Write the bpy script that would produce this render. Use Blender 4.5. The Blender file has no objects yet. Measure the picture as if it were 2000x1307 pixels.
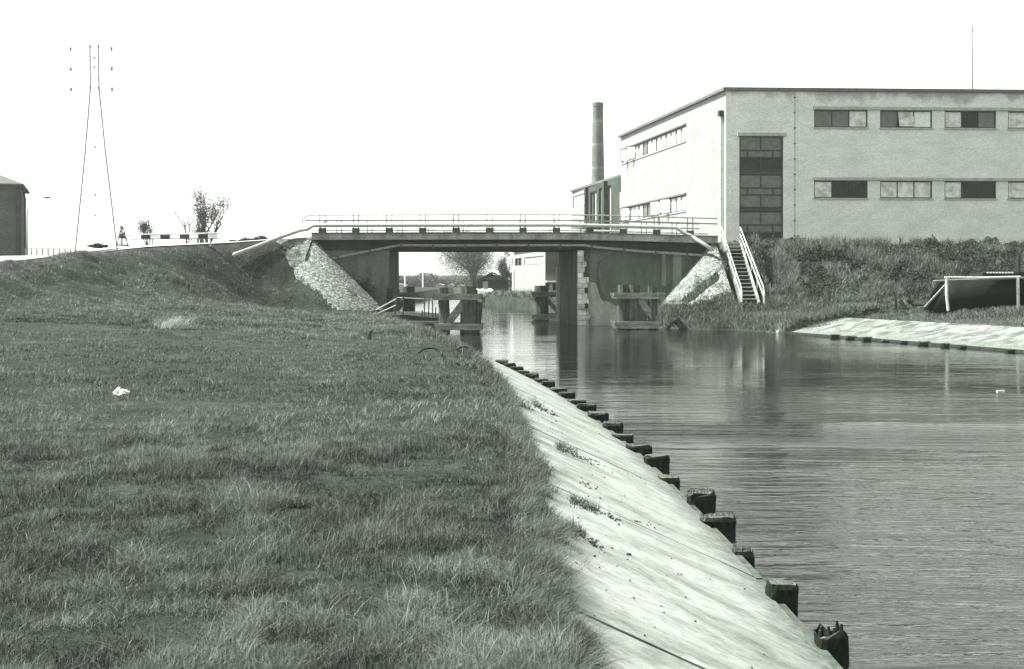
import bpy, math, random
import numpy as np
from mathutils import Vector
R = math.radians
random.seed(7); rng = np.random.default_rng(7)
SC = bpy.context.scene
COL = SC.collection

# ------------------------------------------------------------------ camera
CH = 2.5; F = 2400.0; HY = 545.0
cd = bpy.data.cameras.new('camera'); cam = bpy.data.objects.new('camera', cd); COL.objects.link(cam)
cam.location = (0, 0, CH); cam.rotation_euler = (R(90), 0, 0)
cd.sensor_width = 36.0; cd.lens = 36.0*F/2000.0
cd.shift_y = -(653.5-HY)/2000.0
cd.clip_start = 0.1; cd.clip_end = 3000
SC.camera = cam

# ------------------------------------------------------------------ world and sun
SUN = Vector((-0.56, 0.035, 0.80)).normalized()
w = bpy.data.worlds.new('World'); SC.world = w; w.use_nodes = True
nt = w.node_tree; nt.nodes.clear()
sky = nt.nodes.new('ShaderNodeTexSky'); sky.sky_type = 'NISHITA'; sky.sun_disc = False
sky.sun_elevation = math.asin(SUN.z); sky.sun_rotation = math.atan2(SUN.x, SUN.y)
sky.air_density = 1.0; sky.dust_density = 1.0; sky.ozone_density = 1.0
bw = nt.nodes.new('ShaderNodeRGBToBW')                       # black and white film
ti = nt.nodes.new('ShaderNodeMix'); ti.data_type = 'RGBA'; ti.blend_type = 'MULTIPLY'; ti.inputs[0].default_value = 1
ti.inputs[7].default_value = (0.975, 1.0, 0.955, 1)
bg = nt.nodes.new('ShaderNodeBackground'); bg.inputs[1].default_value = 0.115
wo = nt.nodes.new('ShaderNodeOutputWorld')
nt.links.new(sky.outputs[0], bw.inputs[0]); nt.links.new(bw.outputs[0], ti.inputs[6])
nt.links.new(ti.outputs[2], bg.inputs[0]); nt.links.new(bg.outputs[0], wo.inputs[0])
sd = bpy.data.lights.new('sun', 'SUN'); sun = bpy.data.objects.new('sun', sd); COL.objects.link(sun)
sd.energy = 4.3; sd.angle = R(0.6); sd.color = (1.0, 0.995, 0.965)
sun.rotation_euler = SUN.to_track_quat('Z', 'Y').to_euler()
SC.view_settings.view_transform = 'Standard'; SC.view_settings.look = 'None'
SC.view_settings.exposure = 1.9; SC.view_settings.gamma = 1
try: SC.cycles.use_denoising = True; SC.cycles.max_bounces = 6; SC.cycles.transparent_max_bounces = 8
except Exception: pass

# ------------------------------------------------------------------ helpers
def at(px, py, Y):
    return Vector(((px-1000)*Y/F, Y, CH-(py-HY)*Y/F))
def G(v, k=1.0):
    t = (0.78, 1.0, 0.78) if v < .03 else ((0.83, 1.0, 0.83) if v < .13 else ((0.89, 1.0, 0.885) if v < .26 else (0.945, 1.0, 0.93)))
    return (v*t[0], v*t[1], v*t[2], 1)

def vnoise(x, y, seed=0):
    x = np.asarray(x, float); y = np.asarray(y, float)
    xi = np.floor(x).astype(np.int64); yi = np.floor(y).astype(np.int64)
    fx = x-xi; fy = y-yi; fx = fx*fx*(3-2*fx); fy = fy*fy*(3-2*fy)
    def h(a, b):
        n = (a*374761393 + b*668265263 + seed*974634777) & 0xffffffff
        n = ((n ^ (n >> 13))*1274126177) & 0xffffffff
        return ((n ^ (n >> 16)) & 0xffff)/65535.0
    return (h(xi, yi)*(1-fx)+h(xi+1, yi)*fx)*(1-fy)+(h(xi, yi+1)*(1-fx)+h(xi+1, yi+1)*fx)*fy
def fbm(x, y, s=0, o=4):
    a = 0; amp = .5
    for i in range(o):
        a = a+amp*vnoise(x*2**i, y*2**i, s+i); amp *= .5
    return a/(1-.5**o)

OFF = {}
def finish(o, parent, loc):
    COL.objects.link(o)
    if parent is not None:
        o.parent = parent; OFF[o.name] = OFF[parent.name]
    else:
        o.location = loc; OFF[o.name] = Vector(loc)
    return o
def tag(o, label=None, cat=None, group=None, kind=None):
    if label: o['label'] = label
    if cat: o['category'] = cat
    if group: o['group'] = group
    if kind: o['kind'] = kind
    return o
def thing(name, label, cat, loc, group=None):
    o = bpy.data.objects.new(name, None); o.empty_display_size = .3
    COL.objects.link(o); o.location = loc; OFF[o.name] = Vector(loc)
    return tag(o, label, cat, group)

class MB:
    def __init__(s): s.v = []; s.f = []; s.uv = None
    def add(s, vs, fs):
        b = len(s.v); s.v += [tuple(p) for p in vs]; s.f += [tuple(i+b for i in f) for f in fs]; return s
    def box(s, a, b):
        x0, y0, z0 = [min(p, q) for p, q in zip(a, b)]; x1, y1, z1 = [max(p, q) for p, q in zip(a, b)]
        return s.add([(x0,y0,z0),(x1,y0,z0),(x1,y1,z0),(x0,y1,z0),(x0,y0,z1),(x1,y0,z1),(x1,y1,z1),(x0,y1,z1)],
                     [(0,3,2,1),(4,5,6,7),(0,1,5,4),(1,2,6,5),(2,3,7,6),(3,0,4,7)])
    def bar(s, p, q, wd, ht, up=(0,0,1)):     # rectangular beam between two points
        p = Vector(p); q = Vector(q); d = (q-p).normalized(); up = Vector(up)
        sd_ = d.cross(up)
        if sd_.length < 1e-4: sd_ = d.cross(Vector((0,1,0)))
        sd_.normalize(); u = sd_.cross(d).normalized()
        c = [(-1,-1),(1,-1),(1,1),(-1,1)]
        vs = [p+sd_*(a*wd/2)+u*(b*ht/2) for a, b in c]+[q+sd_*(a*wd/2)+u*(b*ht/2) for a, b in c]
        return s.add(vs, [(0,1,2,3),(7,6,5,4),(0,4,5,1),(1,5,6,2),(2,6,7,3),(3,7,4,0)])
    def tube(s, pts, rad, n=8, cap=True, jit=0):
        pts = [Vector(p) for p in pts]
        if not hasattr(rad, '__len__'): rad = [rad]*len(pts)
        b = len(s.v); ref = None
        for i, p in enumerate(pts):
            d = (pts[min(i+1, len(pts)-1)]-pts[max(i-1, 0)]).normalized()
            if ref is None:
                ref = d.orthogonal().normalized()
            ref = (ref-d*ref.dot(d)).normalized(); o = d.cross(ref)
            for k in range(n):
                t = 2*math.pi*k/n; r = rad[i]*(1+random.uniform(-jit, jit))
                s.v.append(tuple(p+ref*(math.cos(t)*r)+o*(math.sin(t)*r)))
        for i in range(len(pts)-1):
            for k in range(n):
                k2 = (k+1) % n
                s.f.append((b+i*n+k, b+i*n+k2, b+(i+1)*n+k2, b+(i+1)*n+k))
        if cap:
            s.f.append(tuple(b+k for k in range(n))[::-1]); s.f.append(tuple(b+(len(pts)-1)*n+k for k in range(n)))
        return s
    def prism(s, poly, y0, y1):               # polygon in xz extruded along y
        n = len(poly)
        vs = [(x, y0, z) for x, z in poly]+[(x, y1, z) for x, z in poly]
        fs = [tuple(range(n)), tuple(range(2*n-1, n-1, -1))]
        fs += [(i, i+n, (i+1) % n+n, (i+1) % n) for i in range(n)]
        return s.add(vs, fs)
    def build(s, name, mat, parent=None, loc=(0,0,0), smooth=False):
        L = OFF[parent.name] if parent is not None else Vector(loc)
        me = bpy.data.meshes.new(name)
        va = np.array(s.v, float)-np.array(L)
        me.from_pydata(va.tolist(), [], s.f); me.update()
        wv = np.array(s.v, float)
        uvl = me.uv_layers.new(name='uv')
        if len(s.f) < 60000:
            buf = np.zeros(len(me.loops)*2)
            for p in me.polygons:
                n = p.normal
                if abs(n.z) > .75: t = Vector((1,0,0)); b_ = Vector((0,1,0))
                else: t = Vector((0,0,1)).cross(n).normalized(); b_ = n.cross(t)
                for li in p.loop_indices:
                    q = wv[me.loops[li].vertex_index]
                    buf[li*2] = q[0]*t.x+q[1]*t.y+q[2]*t.z; buf[li*2+1] = q[0]*b_.x+q[1]*b_.y+q[2]*b_.z
            uvl.data.foreach_set('uv', buf)
        if smooth: me.polygons.foreach_set('use_smooth', [True]*len(me.polygons))
        me.materials.append(mat)
        return finish(bpy.data.objects.new(name, me), parent, L)

def np_mesh(name, verts, quads, mat, tone=None, tris=None, smooth=False):
    me = bpy.data.meshes.new(name)
    me.vertices.add(len(verts)); me.vertices.foreach_set('co', np.asarray(verts, np.float32).ravel())
    nq = len(quads); nt_ = 0 if tris is None else len(tris)
    loops = np.asarray(quads, np.int32).ravel()
    starts = np.arange(nq)*4
    if nt_:
        loops = np.concatenate([loops, np.asarray(tris, np.int32).ravel()])
        starts = np.concatenate([starts, nq*4+np.arange(nt_)*3])
    me.loops.add(len(loops)); me.loops.foreach_set('vertex_index', loops.astype(np.int32))
    me.polygons.add(nq+nt_); me.polygons.foreach_set('loop_start', starts.astype(np.int32))
    if tone is not None:
        at_ = me.attributes.new('tone', 'FLOAT', 'POINT'); at_.data.foreach_set('value', np.asarray(tone, np.float32))
    me.update(calc_edges=True); me.validate()
    if smooth: me.polygons.foreach_set('use_smooth', [True]*len(me.polygons))
    me.materials.append(mat)
    o = bpy.data.objects.new(name, me); COL.objects.link(o); OFF[o.name] = Vector((0,0,0))
    return o

# ------------------------------------------------------------------ materials
class NM:
    def __init__(s, name, rough=.8, spec=.3):
        s.m = bpy.data.materials.new(name); s.m.use_nodes = True; s.t = s.m.node_tree
        s.b = s.t.nodes['Principled BSDF']; s.b.inputs['Roughness'].default_value = rough
        s.b.inputs['Specular IOR Level'].default_value = spec
    def n(s, ty, **k):
        nd = s.t.nodes.new(ty)
        for a, v in k.items(): setattr(nd, a, v)
        return nd
    def l(s, a, b): s.t.links.new(a, b)
    def coord(s, kind='Object', scale=(1,1,1), rot=(0,0,0)):
        tc = s.n('ShaderNodeTexCoord'); mp = s.n('ShaderNodeMapping')
        mp.inputs['Scale'].default_value = scale; mp.inputs['Rotation'].default_value = rot
        s.l(tc.outputs[kind], mp.inputs[0]); return mp.outputs[0]
    def noise(s, vec, scale, detail=4, rough=.6, dist=0):
        nd = s.n('ShaderNodeTexNoise'); nd.inputs['Scale'].default_value = scale
        nd.inputs['Detail'].default_value = detail; nd.inputs['Roughness'].default_value = rough
        nd.inputs['Distortion'].default_value = dist
        s.l(vec, nd.inputs['Vector']); return nd.outputs['Fac']
    def ramp(s, fac, stops):
        r = s.n('ShaderNodeValToRGB'); e = r.color_ramp.elements
        while len(e) < len(stops): e.new(.5)
        for i, (p, c) in enumerate(stops):
            e[i].position = p; e[i].color = c if hasattr(c, '__len__') else G(c)
        s.l(fac, r.inputs[0]); return r.outputs[0]
    def mix(s, a, b, fac, mode='MIX'):
        m = s.n('ShaderNodeMix', data_type='RGBA', blend_type=mode)
        for v, i in ((fac, 0), (a, 6), (b, 7)):
            if hasattr(v, 'is_linked') or hasattr(v, 'links'): s.l(v, m.inputs[i])
            else: m.inputs[i].default_value = v
        return m.outputs[2]
    def bump(s, h, strength=.3, dist=.02):
        b = s.n('ShaderNodeBump'); b.inputs['Strength'].default_value = strength; b.inputs['Distance'].default_value = dist
        s.l(h, b.inputs['Height']); s.l(b.outputs[0], s.b.inputs['Normal'])
    def col(s, c):
        if hasattr(c, 'links'): s.l(c, s.b.inputs['Base Color'])
        else: s.b.inputs['Base Color'].default_value = c
        return s.m
W4 = (1,1,1,1)
def simple(name, lo, hi, scale=3, rough=.8, stretch=(1,1,1), bump=.2, bd=.01, spec=.3, metal=0, det=6):
    m = NM(name, rough, spec); v = m.coord('Object', stretch)
    f = m.noise(v, scale, det, .65); m.col(m.ramp(f, [(.3, lo), (.7, hi)]))
    if metal: m.b.inputs['Metallic'].default_value = metal
    if bump: m.bump(m.noise(v, scale*6, 4), bump, bd)
    return m.m
def brick(name, c1, c2, mortar, bw_=.23, bh=.075, ms=.012, stain=(.55, 1), bump=.6, seed=0, top=None):
    m = NM(name, .9, .15); tc = m.n('ShaderNodeTexCoord')
    b = m.n('ShaderNodeTexBrick'); b.inputs['Scale'].default_value = 1
    b.inputs['Brick Width'].default_value = bw_; b.inputs['Row Height'].default_value = bh
    b.inputs['Mortar Size'].default_value = ms; b.inputs['Mortar Smooth'].default_value = .3
    b.inputs['Color1'].default_value = G(c1); b.inputs['Color2'].default_value = G(c2); b.inputs['Mortar'].default_value = G(mortar)
    m.l(tc.outputs['UV'], b.inputs['Vector'])
    mp = m.n('ShaderNodeMapping'); mp.inputs['Location'].default_value = (seed*7, seed*3, 0); m.l(tc.outputs['UV'], mp.inputs[0])
    mp2 = m.n('ShaderNodeMapping'); mp2.inputs['Scale'].default_value = (1, 1.8, 1); m.l(mp.outputs[0], mp2.inputs[0])
    n1 = m.noise(mp2.outputs[0], .5, 5, .6); n2 = m.noise(mp2.outputs[0], 7, 4, .75)
    c = m.mix(b.outputs['Color'], m.ramp(n1, [(.3, (stain[0],)*3+(1,)), (.6, (stain[1],)*3+(1,))]), 1.0, 'MULTIPLY')
    c = m.mix(c, m.ramp(n2, [(.3, (.74,)*3+(1,)), (.7, (1.1,)*3+(1,))]), 1.0, 'MULTIPLY')
    if top:     # rain stains hanging from the coping
        sp = m.n('ShaderNodeSeparateXYZ'); m.l(tc.outputs['UV'], sp.inputs[0])
        mp3 = m.n('ShaderNodeMapping'); mp3.inputs['Scale'].default_value = (1.1, .5, 1); m.l(tc.outputs['UV'], mp3.inputs[0])
        n3 = m.noise(mp3.outputs[0], .8, 6, .6)
        mm = m.n('ShaderNodeMath', operation='MULTIPLY_ADD'); m.l(n3, mm.inputs[0]); mm.inputs[1].default_value = 4.2; m.l(sp.outputs[1], mm.inputs[2])
        mq = m.n('ShaderNodeMapRange'); m.l(mm.outputs[0], mq.inputs[0]); mq.inputs[1].default_value = top+1.55; mq.inputs[2].default_value = top+2.1
        c = m.mix(c, m.mix(c, (.6, .62, .6, 1), 1.0, 'MULTIPLY'), mq.outputs[0])
    m.bump(b.outputs['Fac'], -bump, .02)
    return m.col(c)

M = {}
M['steel_white'] = simple('white_painted_steel', .26, .5, 9, .5, bump=.1)
M['pipe_grey'] = simple('pipe_paint', .1, .28, 9, .6, bump=.1)
M['guard_paint'] = simple('guard_pipe_paint', .2, .42, 7, .5, bump=.1)
M['rail_paint'] = simple('worn_rail_paint', .09, .3, 9, .5, bump=.1)
M['steel_grey'] = simple('grey_painted_steel', .22, .5, 5, .55, bump=.1)
M['steel_dark'] = simple('dark_steel', .03, .09, 5, .6)
M['pylon'] = simple('pale_pylon_steel', .55, .8, 3, .6, bump=0)
M['black'] = simple('black_paint', .012, .03, 6, .6)
M['tar'] = simple('tarred_hull', .003, .012, 3, .8, spec=.1)
M['white'] = simple('white_paint', .7, .85, 5, .6)
M['wood'] = simple('weathered_timber', .016, .1, 5, .9, (1.2,1.2,.25), .6, .02, .05)
M['wood_dark'] = simple('wet_dark_timber', .01, .045, 6, .85, (1.5,1.5,.3), .7, .02, .08)
M['wood_pale'] = simple('pale_weathered_timber', .05, .22, 6, .85, (.3,1.2,1.2), .5, .02)
M['coping'] = simple('dark_roof_coping', .07, .14, 4, .7)
M['frame_dark'] = simple('dark_window_frame', .02, .04, 6, .5)
M['stone_pale'] = simple('pale_stone', .2, .4, 2, .9, bump=.5)
M['soil'] = simple('earth', .03, .09, 8, .95, bump=.8, bd=.02)
M['bark'] = simple('bark', .04, .11, 6, .9, (1,1,.3), .6, .02)
M['roof_dark'] = simple('dark_roof_sheet', .04, .09, 2, .8)
M['plastic'] = simple('white_plastic', .35, .5, 4, .4, bump=.3)
M['slate'] = simple('slate_roof', .05, .1, 3, .8)
M['lead'] = simple('concrete_lintel', .25, .42, 4, .85)

# ------------------------------------------------------------------ terrain
_ty = [-30, 8, 12, 16, 20, 24, 28, 32, 38, 46, 53, 57, 60, 66, 72, 100, 150, 200, 215, 230, 2000]
_tx = [1.98, 1.98, 1.92, 1.77, 1.5, 1.15, .68, .1, -.85, -2.35, -3.9, -5.0, -5.8, -6.7, -7.6, -13, -24, -40, -50, -60, -60]
_yy = np.linspace(-30, 240, 1081); _sm = np.interp(_yy, _ty, _tx)
_k = np.ones(9)/9
_sm2 = np.convolve(np.pad(_sm, 4, 'edge'), _k, 'valid')
def toeL(Y): return np.interp(Y, _yy, _sm2)
def toeR(Y):
    return np.interp(Y, [-30, 0, 20, 42, 50, 56, 60, 64, 65.8, 66, 71, 72, 80, 97, 125, 135, 137, 145, 160, 210, 2000],
                     [36, 30.5, 24.5, 17.3, 14.7, 12.7, 11.0, 8.3, 7.6, 7.6, 7.6, 3.6, 3.2, 2.0, -2.9, -4.6, -3.6, 6, 24, 80, 80])
SH = 221.0        # far shore
EW = 1.72
def crest(X):
    xs = [-120, -40, -20.8, -17.6, -14, -11, -10.7]
    return np.interp(X, xs, [38, 44, 50, 55, 62, 65.8, 66]), np.interp(X, xs, [2.5, 2.8, 3.12, 3.83, 4.3, 4.68, 4.7])
def sstep(t): t = np.clip(t, 0, 1); return t*t*(3-2*t)
def H(X, Y):
    X = np.asarray(X, float); Y = np.asarray(Y, float)
    u = toeL(Y)-X
    # left bank
    flat = .93+.10*(fbm(X*.6, Y*.6, 3)-.5)*2*np.clip((u-EW)*2, 0, 1)+.05*(fbm(X*2.2, Y*2.2, 9)-.5)*np.clip((u-EW)*2, 0, 1)
    flat = flat+np.clip((u-8)/30, 0, .25)
    flat = flat-.05*(1-sstep((u-EW)/.3))
    flat = flat+.75*sstep((Y-24)/32)*sstep((u-3)/9)
    slope = -.05+.86*np.clip(u/EW, 0, 1)
    zl = np.where(u < 0, np.maximum(-1.3, .02+u*1.5), np.where(u < EW, slope, flat))
    yc, zc = crest(X)
    run = np.interp(X, [-40, -20, -14, -12.5, -10.7], [28, 25, 19, 12, 6.7])
    t = (Y-(yc-run))/run
    t2 = np.clip(t, 0, 1); prof = .45*sstep(t2)+.55*t2**1.7
    lump = ((fbm(X*.45, Y*.45, 21)-.5)*1.3+(fbm(X*1.3, Y*1.3, 27)-.5)*.6)*np.sin(np.pi*t2)
    base = np.where(u < EW, slope, flat)
    emb = np.where(t > 0, base+(zc-base)*prof+lump, base)
    d = Y-yc
    plat = np.minimum(zc+np.clip(d, 0, 8)*.055+np.clip(d-8, 0, 40)*.02, 4.72)-np.clip((Y-135)/30, 0, 1)*3.6
    edge = -10.7-np.clip(Y-72, 0, 99)*.6
    plat = plat-np.where(Y > 72, np.clip((X-edge)/5, 0, 1)*3.7, 0)
    emb = np.where(d > 0, np.maximum(plat, 1.0), emb)
    dy = np.maximum(np.maximum(66-Y, Y-72), 0)
    cone = 4.62-3.75*np.sqrt((np.maximum(X+10.7, 0)/3.8)**2+(dy/6.6)**2)
    wb = sstep((X+17.2)/6.5)
    alt = np.where(Y > yc, emb, zc-3.75*(yc-Y)/6.6+lump*.6)
    emb = emb*(1-wb)+np.maximum(base, alt)*wb
    zl = np.where(X < -10.7, np.maximum(zl, emb), np.maximum(zl, cone))
    # right bank
    v = X-toeR(Y)
    conc = (Y < 56.5)
    zr = np.where(conc, np.where(v < 2.75, -.08+.62*v/2.75, .54+.62*sstep((v-2.75)/4.5)),
                  np.where(v < .8, .1+.5*v/.8, .6+.6*sstep((v-.8)/4)))
    zr = np.where(v < 0, np.maximum(-1.3, v*1.5), zr)+.08*(fbm(X*.8, Y*.8, 5)-.5)*np.clip(v-2, 0, 1)
    yc2 = np.interp(X, [10, 13, 28, 60], [68, 69.5, 66.2, 58]); zc2 = np.interp(X, [10, 13, 28, 60], [4.5, 4.62, 4.12, 3.6])
    yf2 = np.interp(X, [10, 12, 28, 60], [61.8, 61.8, 57, 49])
    t = (Y-yf2)/(yc2-yf2); t2 = np.clip(t, 0, 1)
    e2 = np.where((t > 0) & (X > 11.2), zr+(zc2-zr)*(.3*sstep(t2)+.7*t2), -9)
    e2 = np.where((t > 1) & (X > 11.2), zc2, e2)
    xe = np.where(Y > 78, 12.2-.17*(Y-78), 12.2)
    pl2 = np.where((Y > 72) & (Y < 104), 4.5-np.clip((xe-X)/4.5, 0, 1)*3.5, -9)
    e2 = np.where((Y > 72) & (Y < 104), pl2, np.where(Y >= 104, 1.0, e2))
    cone2 = 4.5-3.5*np.sqrt((np.maximum(10.9-X, 0)/3.1)**2+(dy/4.4)**2)
    cone2 = np.where((X < 13.2), cone2, -9)
    under = (Y > 66) & (Y < 72) & (X < 11.2)
    zr = np.maximum(zr, np.where((v > -.6) | ((v > -3) & (Y > 60) & (Y < 66)), np.maximum(e2, np.where(under, .5, cone2)), -9))
    zr = np.where((np.abs(X-12.05) < .8) & (Y > 61.9) & (Y < 67.8), np.minimum(zr, 1.3+3.2*(Y-62.4)/5-.4), zr)
    z = np.where(X < (toeL(Y)+toeR(Y))/2, zl, zr)
    far = np.where(Y > SH, np.minimum((Y-SH)*.5, .9), -1.3)
    z = np.where(Y > 215, np.maximum(far, np.where(Y > SH, far, z)), z)
    return z

m = NM('grassy_earth', .95, .03); v = m.coord('Object')
f1 = m.noise(v, 1.2, 8, .7); f2 = m.noise(v, 14, 6, .7)
c = m.ramp(f1, [(.3, .022), (.55, .045), (.75, .08)])
c = m.mix(c, m.ramp(f2, [(.35, (.55,)*3+(1,)), (.7, (1.25,)*3+(1,))]), 1.0, 'MULTIPLY')
m.bump(f2, .8, .05); M['ground'] = m.col(c)

def axis(segs):
    out = []
    for a, b, s_ in segs: out += list(np.arange(a, b, s_))
    return np.array(out+[segs[-1][1]])
gx = axis([(-900, -120, 60), (-120, -40, 8), (-40, -26, 1), (-26, 34, .34), (34, 60, 2), (60, 140, 10), (140, 900, 80)])
gy = axis([(-60, 0, 10), (0, 78, .34), (78, 140, 1.2), (140, 212, 6), (212, 236, 1), (236, 300, 16), (300, 1500, 150)])
GX, GY = np.meshgrid(gx, gy); GZ = H(GX, GY)
nx, ny = len(gx), len(gy)
ii = (np.arange(ny-1)[:, None]*nx+np.arange(nx-1)[None, :]).ravel()
q = np.stack([ii, ii+1, ii+nx+1, ii+nx], 1)
g = np_mesh('ground', np.stack([GX.ravel(), GY.ravel(), GZ.ravel()], 1), q, M['ground'], smooth=True)
tag(g, kind='structure')

# ------------------------------------------------------------------ water
m = NM('canal_water', .04, .5); m.b.inputs['IOR'].default_value = 1.33
m.b.inputs['Base Color'].default_value = G(.022)
v1 = m.coord('Object', (.34, 1.7, 1), (0, 0, R(4))); v2 = m.coord('Object', (.09, .22, 1), (0, 0, R(-6)))
n1 = m.noise(v1, 3.1, 4, .55, .3); n2 = m.noise(v2, 1.0, 3, .5); n3 = m.noise(v1, .9, 3, .5, .3)
band = m.ramp(n2, [(.36, (.25,)*3+(1,)), (.62, (1,)*3+(1,))])
mu = m.n('ShaderNodeMath', operation='MULTIPLY'); m.l(n1, mu.inputs[0]); m.l(band, mu.inputs[1])
ad = m.n('ShaderNodeMath', operation='MULTIPLY_ADD'); m.l(n3, ad.inputs[0]); ad.inputs[1].default_value = .9; m.l(mu.outputs[0], ad.inputs[2])
tcw = m.n('ShaderNodeTexCoord'); spw = m.n('ShaderNodeSeparateXYZ'); m.l(tcw.outputs['Object'], spw.inputs[0])
wob = m.n('ShaderNodeMath', operation='MULTIPLY_ADD'); m.l(n2, wob.inputs[0]); wob.inputs[1].default_value = 3.0; m.l(spw.outputs[1], wob.inputs[2])
mr = m.n('ShaderNodeMapRange'); m.l(wob.outputs[0], mr.inputs[0]); mr.inputs[1].default_value = 8; mr.inputs[2].default_value = 40
amp = m.ramp(mr.outputs[0], [(0, (.8,)*3+(1,)), (.25, (.62,)*3+(1,)), (.36, (.36,)*3+(1,)), (.41, (1.7,)*3+(1,)), (.46, (.26,)*3+(1,)), (.75, (.12,)*3+(1,)), (1, (.09,)*3+(1,))])
fin = m.n('ShaderNodeMath', operation='MULTIPLY'); m.l(ad.outputs[0], fin.inputs[0]); m.l(amp, fin.inputs[1])
m.bump(fin.outputs[0], 1.0, .115)
fz = m.n('ShaderNodeFresnel'); fz.inputs['IOR'].default_value = 1.33
bnode = [n for n in m.t.nodes if n.bl_idname == 'ShaderNodeBump'][0]; m.l(bnode.outputs[0], fz.inputs['Normal'])
fm = m.n('ShaderNodeMath', operation='MULTIPLY_ADD'); m.l(fz.outputs[0], fm.inputs[0]); fm.inputs[1].default_value = .95; fm.inputs[2].default_value = .21
gl = m.n('ShaderNodeBsdfGlossy'); gl.inputs['Roughness'].default_value = .05; m.l(bnode.outputs[0], gl.inputs['Normal'])
df = m.n('ShaderNodeBsdfDiffuse'); df.inputs['Color'].default_value = (.0045, .0052, .0045, 1)
mxw = m.n('ShaderNodeMixShader'); m.l(fm.outputs[0], mxw.inputs[0]); m.l(df.outputs[0], mxw.inputs[1]); m.l(gl.outputs[0], mxw.inputs[2])
m.l(mxw.outputs[0], m.t.nodes['Material Output'].inputs[0])
M['water'] = m.m
wb = MB()
wb.add([(-160, -30, 0), (120, -30, 0), (120, 260, 0), (-160, 260, 0)], [(0, 1, 2, 3)])
tag(wb.build('water', M['water']), kind='structure')

# ------------------------------------------------------------------ concrete canal slopes
def concrete(name, lo, hi, dirt, th=(.3, .4, .58)):
    m = NM(name, .85, .2); tc = m.n('ShaderNodeTexCoord')
    mp = m.n('ShaderNodeMapping'); mp.inputs['Scale'].default_value = (1.2, 1.9, 1); mp.inputs['Rotation'].default_value = (0,0,R(-8)); m.l(tc.outputs['Object'], mp.inputs[0])
    f = m.noise(mp.outputs[0], 1.1, 8, .7, .5); f2 = m.noise(mp.outputs[0], 9, 6, .8)
    c = m.ramp(f, [(th[0], dirt), (th[1], lo), (th[2], hi)])
    c = m.mix(c, m.ramp(f2, [(.36, (.66,)*3+(1,)), (.52, (1,)*3+(1,))]), 1.0, 'MULTIPLY')
    # damp mossy lower edge, by height above the water
    geo = m.n('ShaderNodeNewGeometry'); sp = m.n('ShaderNodeSeparateXYZ'); m.l(geo.outputs['Position'], sp.inputs[0])
    nn = m.noise(tc.outputs['Object'], 5, 6, .7)
    a = m.n('ShaderNodeMath', operation='MULTIPLY_ADD'); m.l(nn, a.inputs[0]); a.inputs[1].default_value = -.24; m.l(sp.outputs[2], a.inputs[2])
    k = m.ramp(a.outputs[0], [(.0, (1,1,1,1)), (.13, (0,0,0,1))])
    c = m.mix(c, m.ramp(f2, [(.35, .05), (.65, .2)]), k)
    m.bump(f2, .35, .012)
    return m.col(c)
M['conc'] = concrete('weathered_concrete', .175, .275, .1, (.29, .41, .57))
M['conc_toe'] = simple('mossy_concrete_kerb', .02, .1, 5, .85, bump=.5, bd=.01)
t = thing('concrete_revetment', 'pale stained concrete slope along the grass bank down to the water', 'revetment', (1.2, 20, .5))
joints = [2.0, 6.1, 9.9, 13.7, 17.4, 21.3, 25.2, 29.5, 34, 38.5, 43, 47.5, 52]
sl = MB()
for a, b in zip(joints[:-1], joints[1:]):
    a += .026; b -= .026
    n_ = max(4, int((b-a)/.3)); rows = []
    for i in range(n_+1):
        Y = a+(b-a)*i/n_; X = float(toeL(Y)); row = []
        for j in range(7):
            s_ = j/6
            z = .10+.78*s_+random.uniform(-.003, .003)
            row.append((X-EW*s_, Y, z))
        rows.append(row)
    vs = [p for r_ in rows for p in r_]
    fs = [(i*7+j, (i+1)*7+j, (i+1)*7+j+1, i*7+j+1) for i in range(n_) for j in range(6)]
    b0 = len(vs); vs2 = [(x, y, z-.12) for x, y, z in vs]
    end1 = [(j, j+1, b0+j+1, b0+j) for j in range(6)]
    e = n_*7; end2 = [(e+j+1, e+j, b0+e+j, b0+e+j+1) for j in range(6)]
    sl.add(vs+vs2, fs+end1+end2)
sl.build('slab', M['conc'], t)
kb = MB()
for a, b in zip(joints[:-1], joints[1:]):
    n_ = int((b-a)/.35)
    pr = None
    for i in range(n_+1):
        Y = a+(b-a)*i/n_; X = float(toeL(Y)); z = .085+random.uniform(-.006, .006)
        cur = [(X-.01, Y, z+.0), (X+.07, Y, z), (X+.075, Y, -.4)]
        if pr: kb.add(pr+cur, [(0, 1, 4, 3), (1, 2, 5, 4)])
        pr = cur
kb.build('kerb', M['conc_toe'], t)

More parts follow.
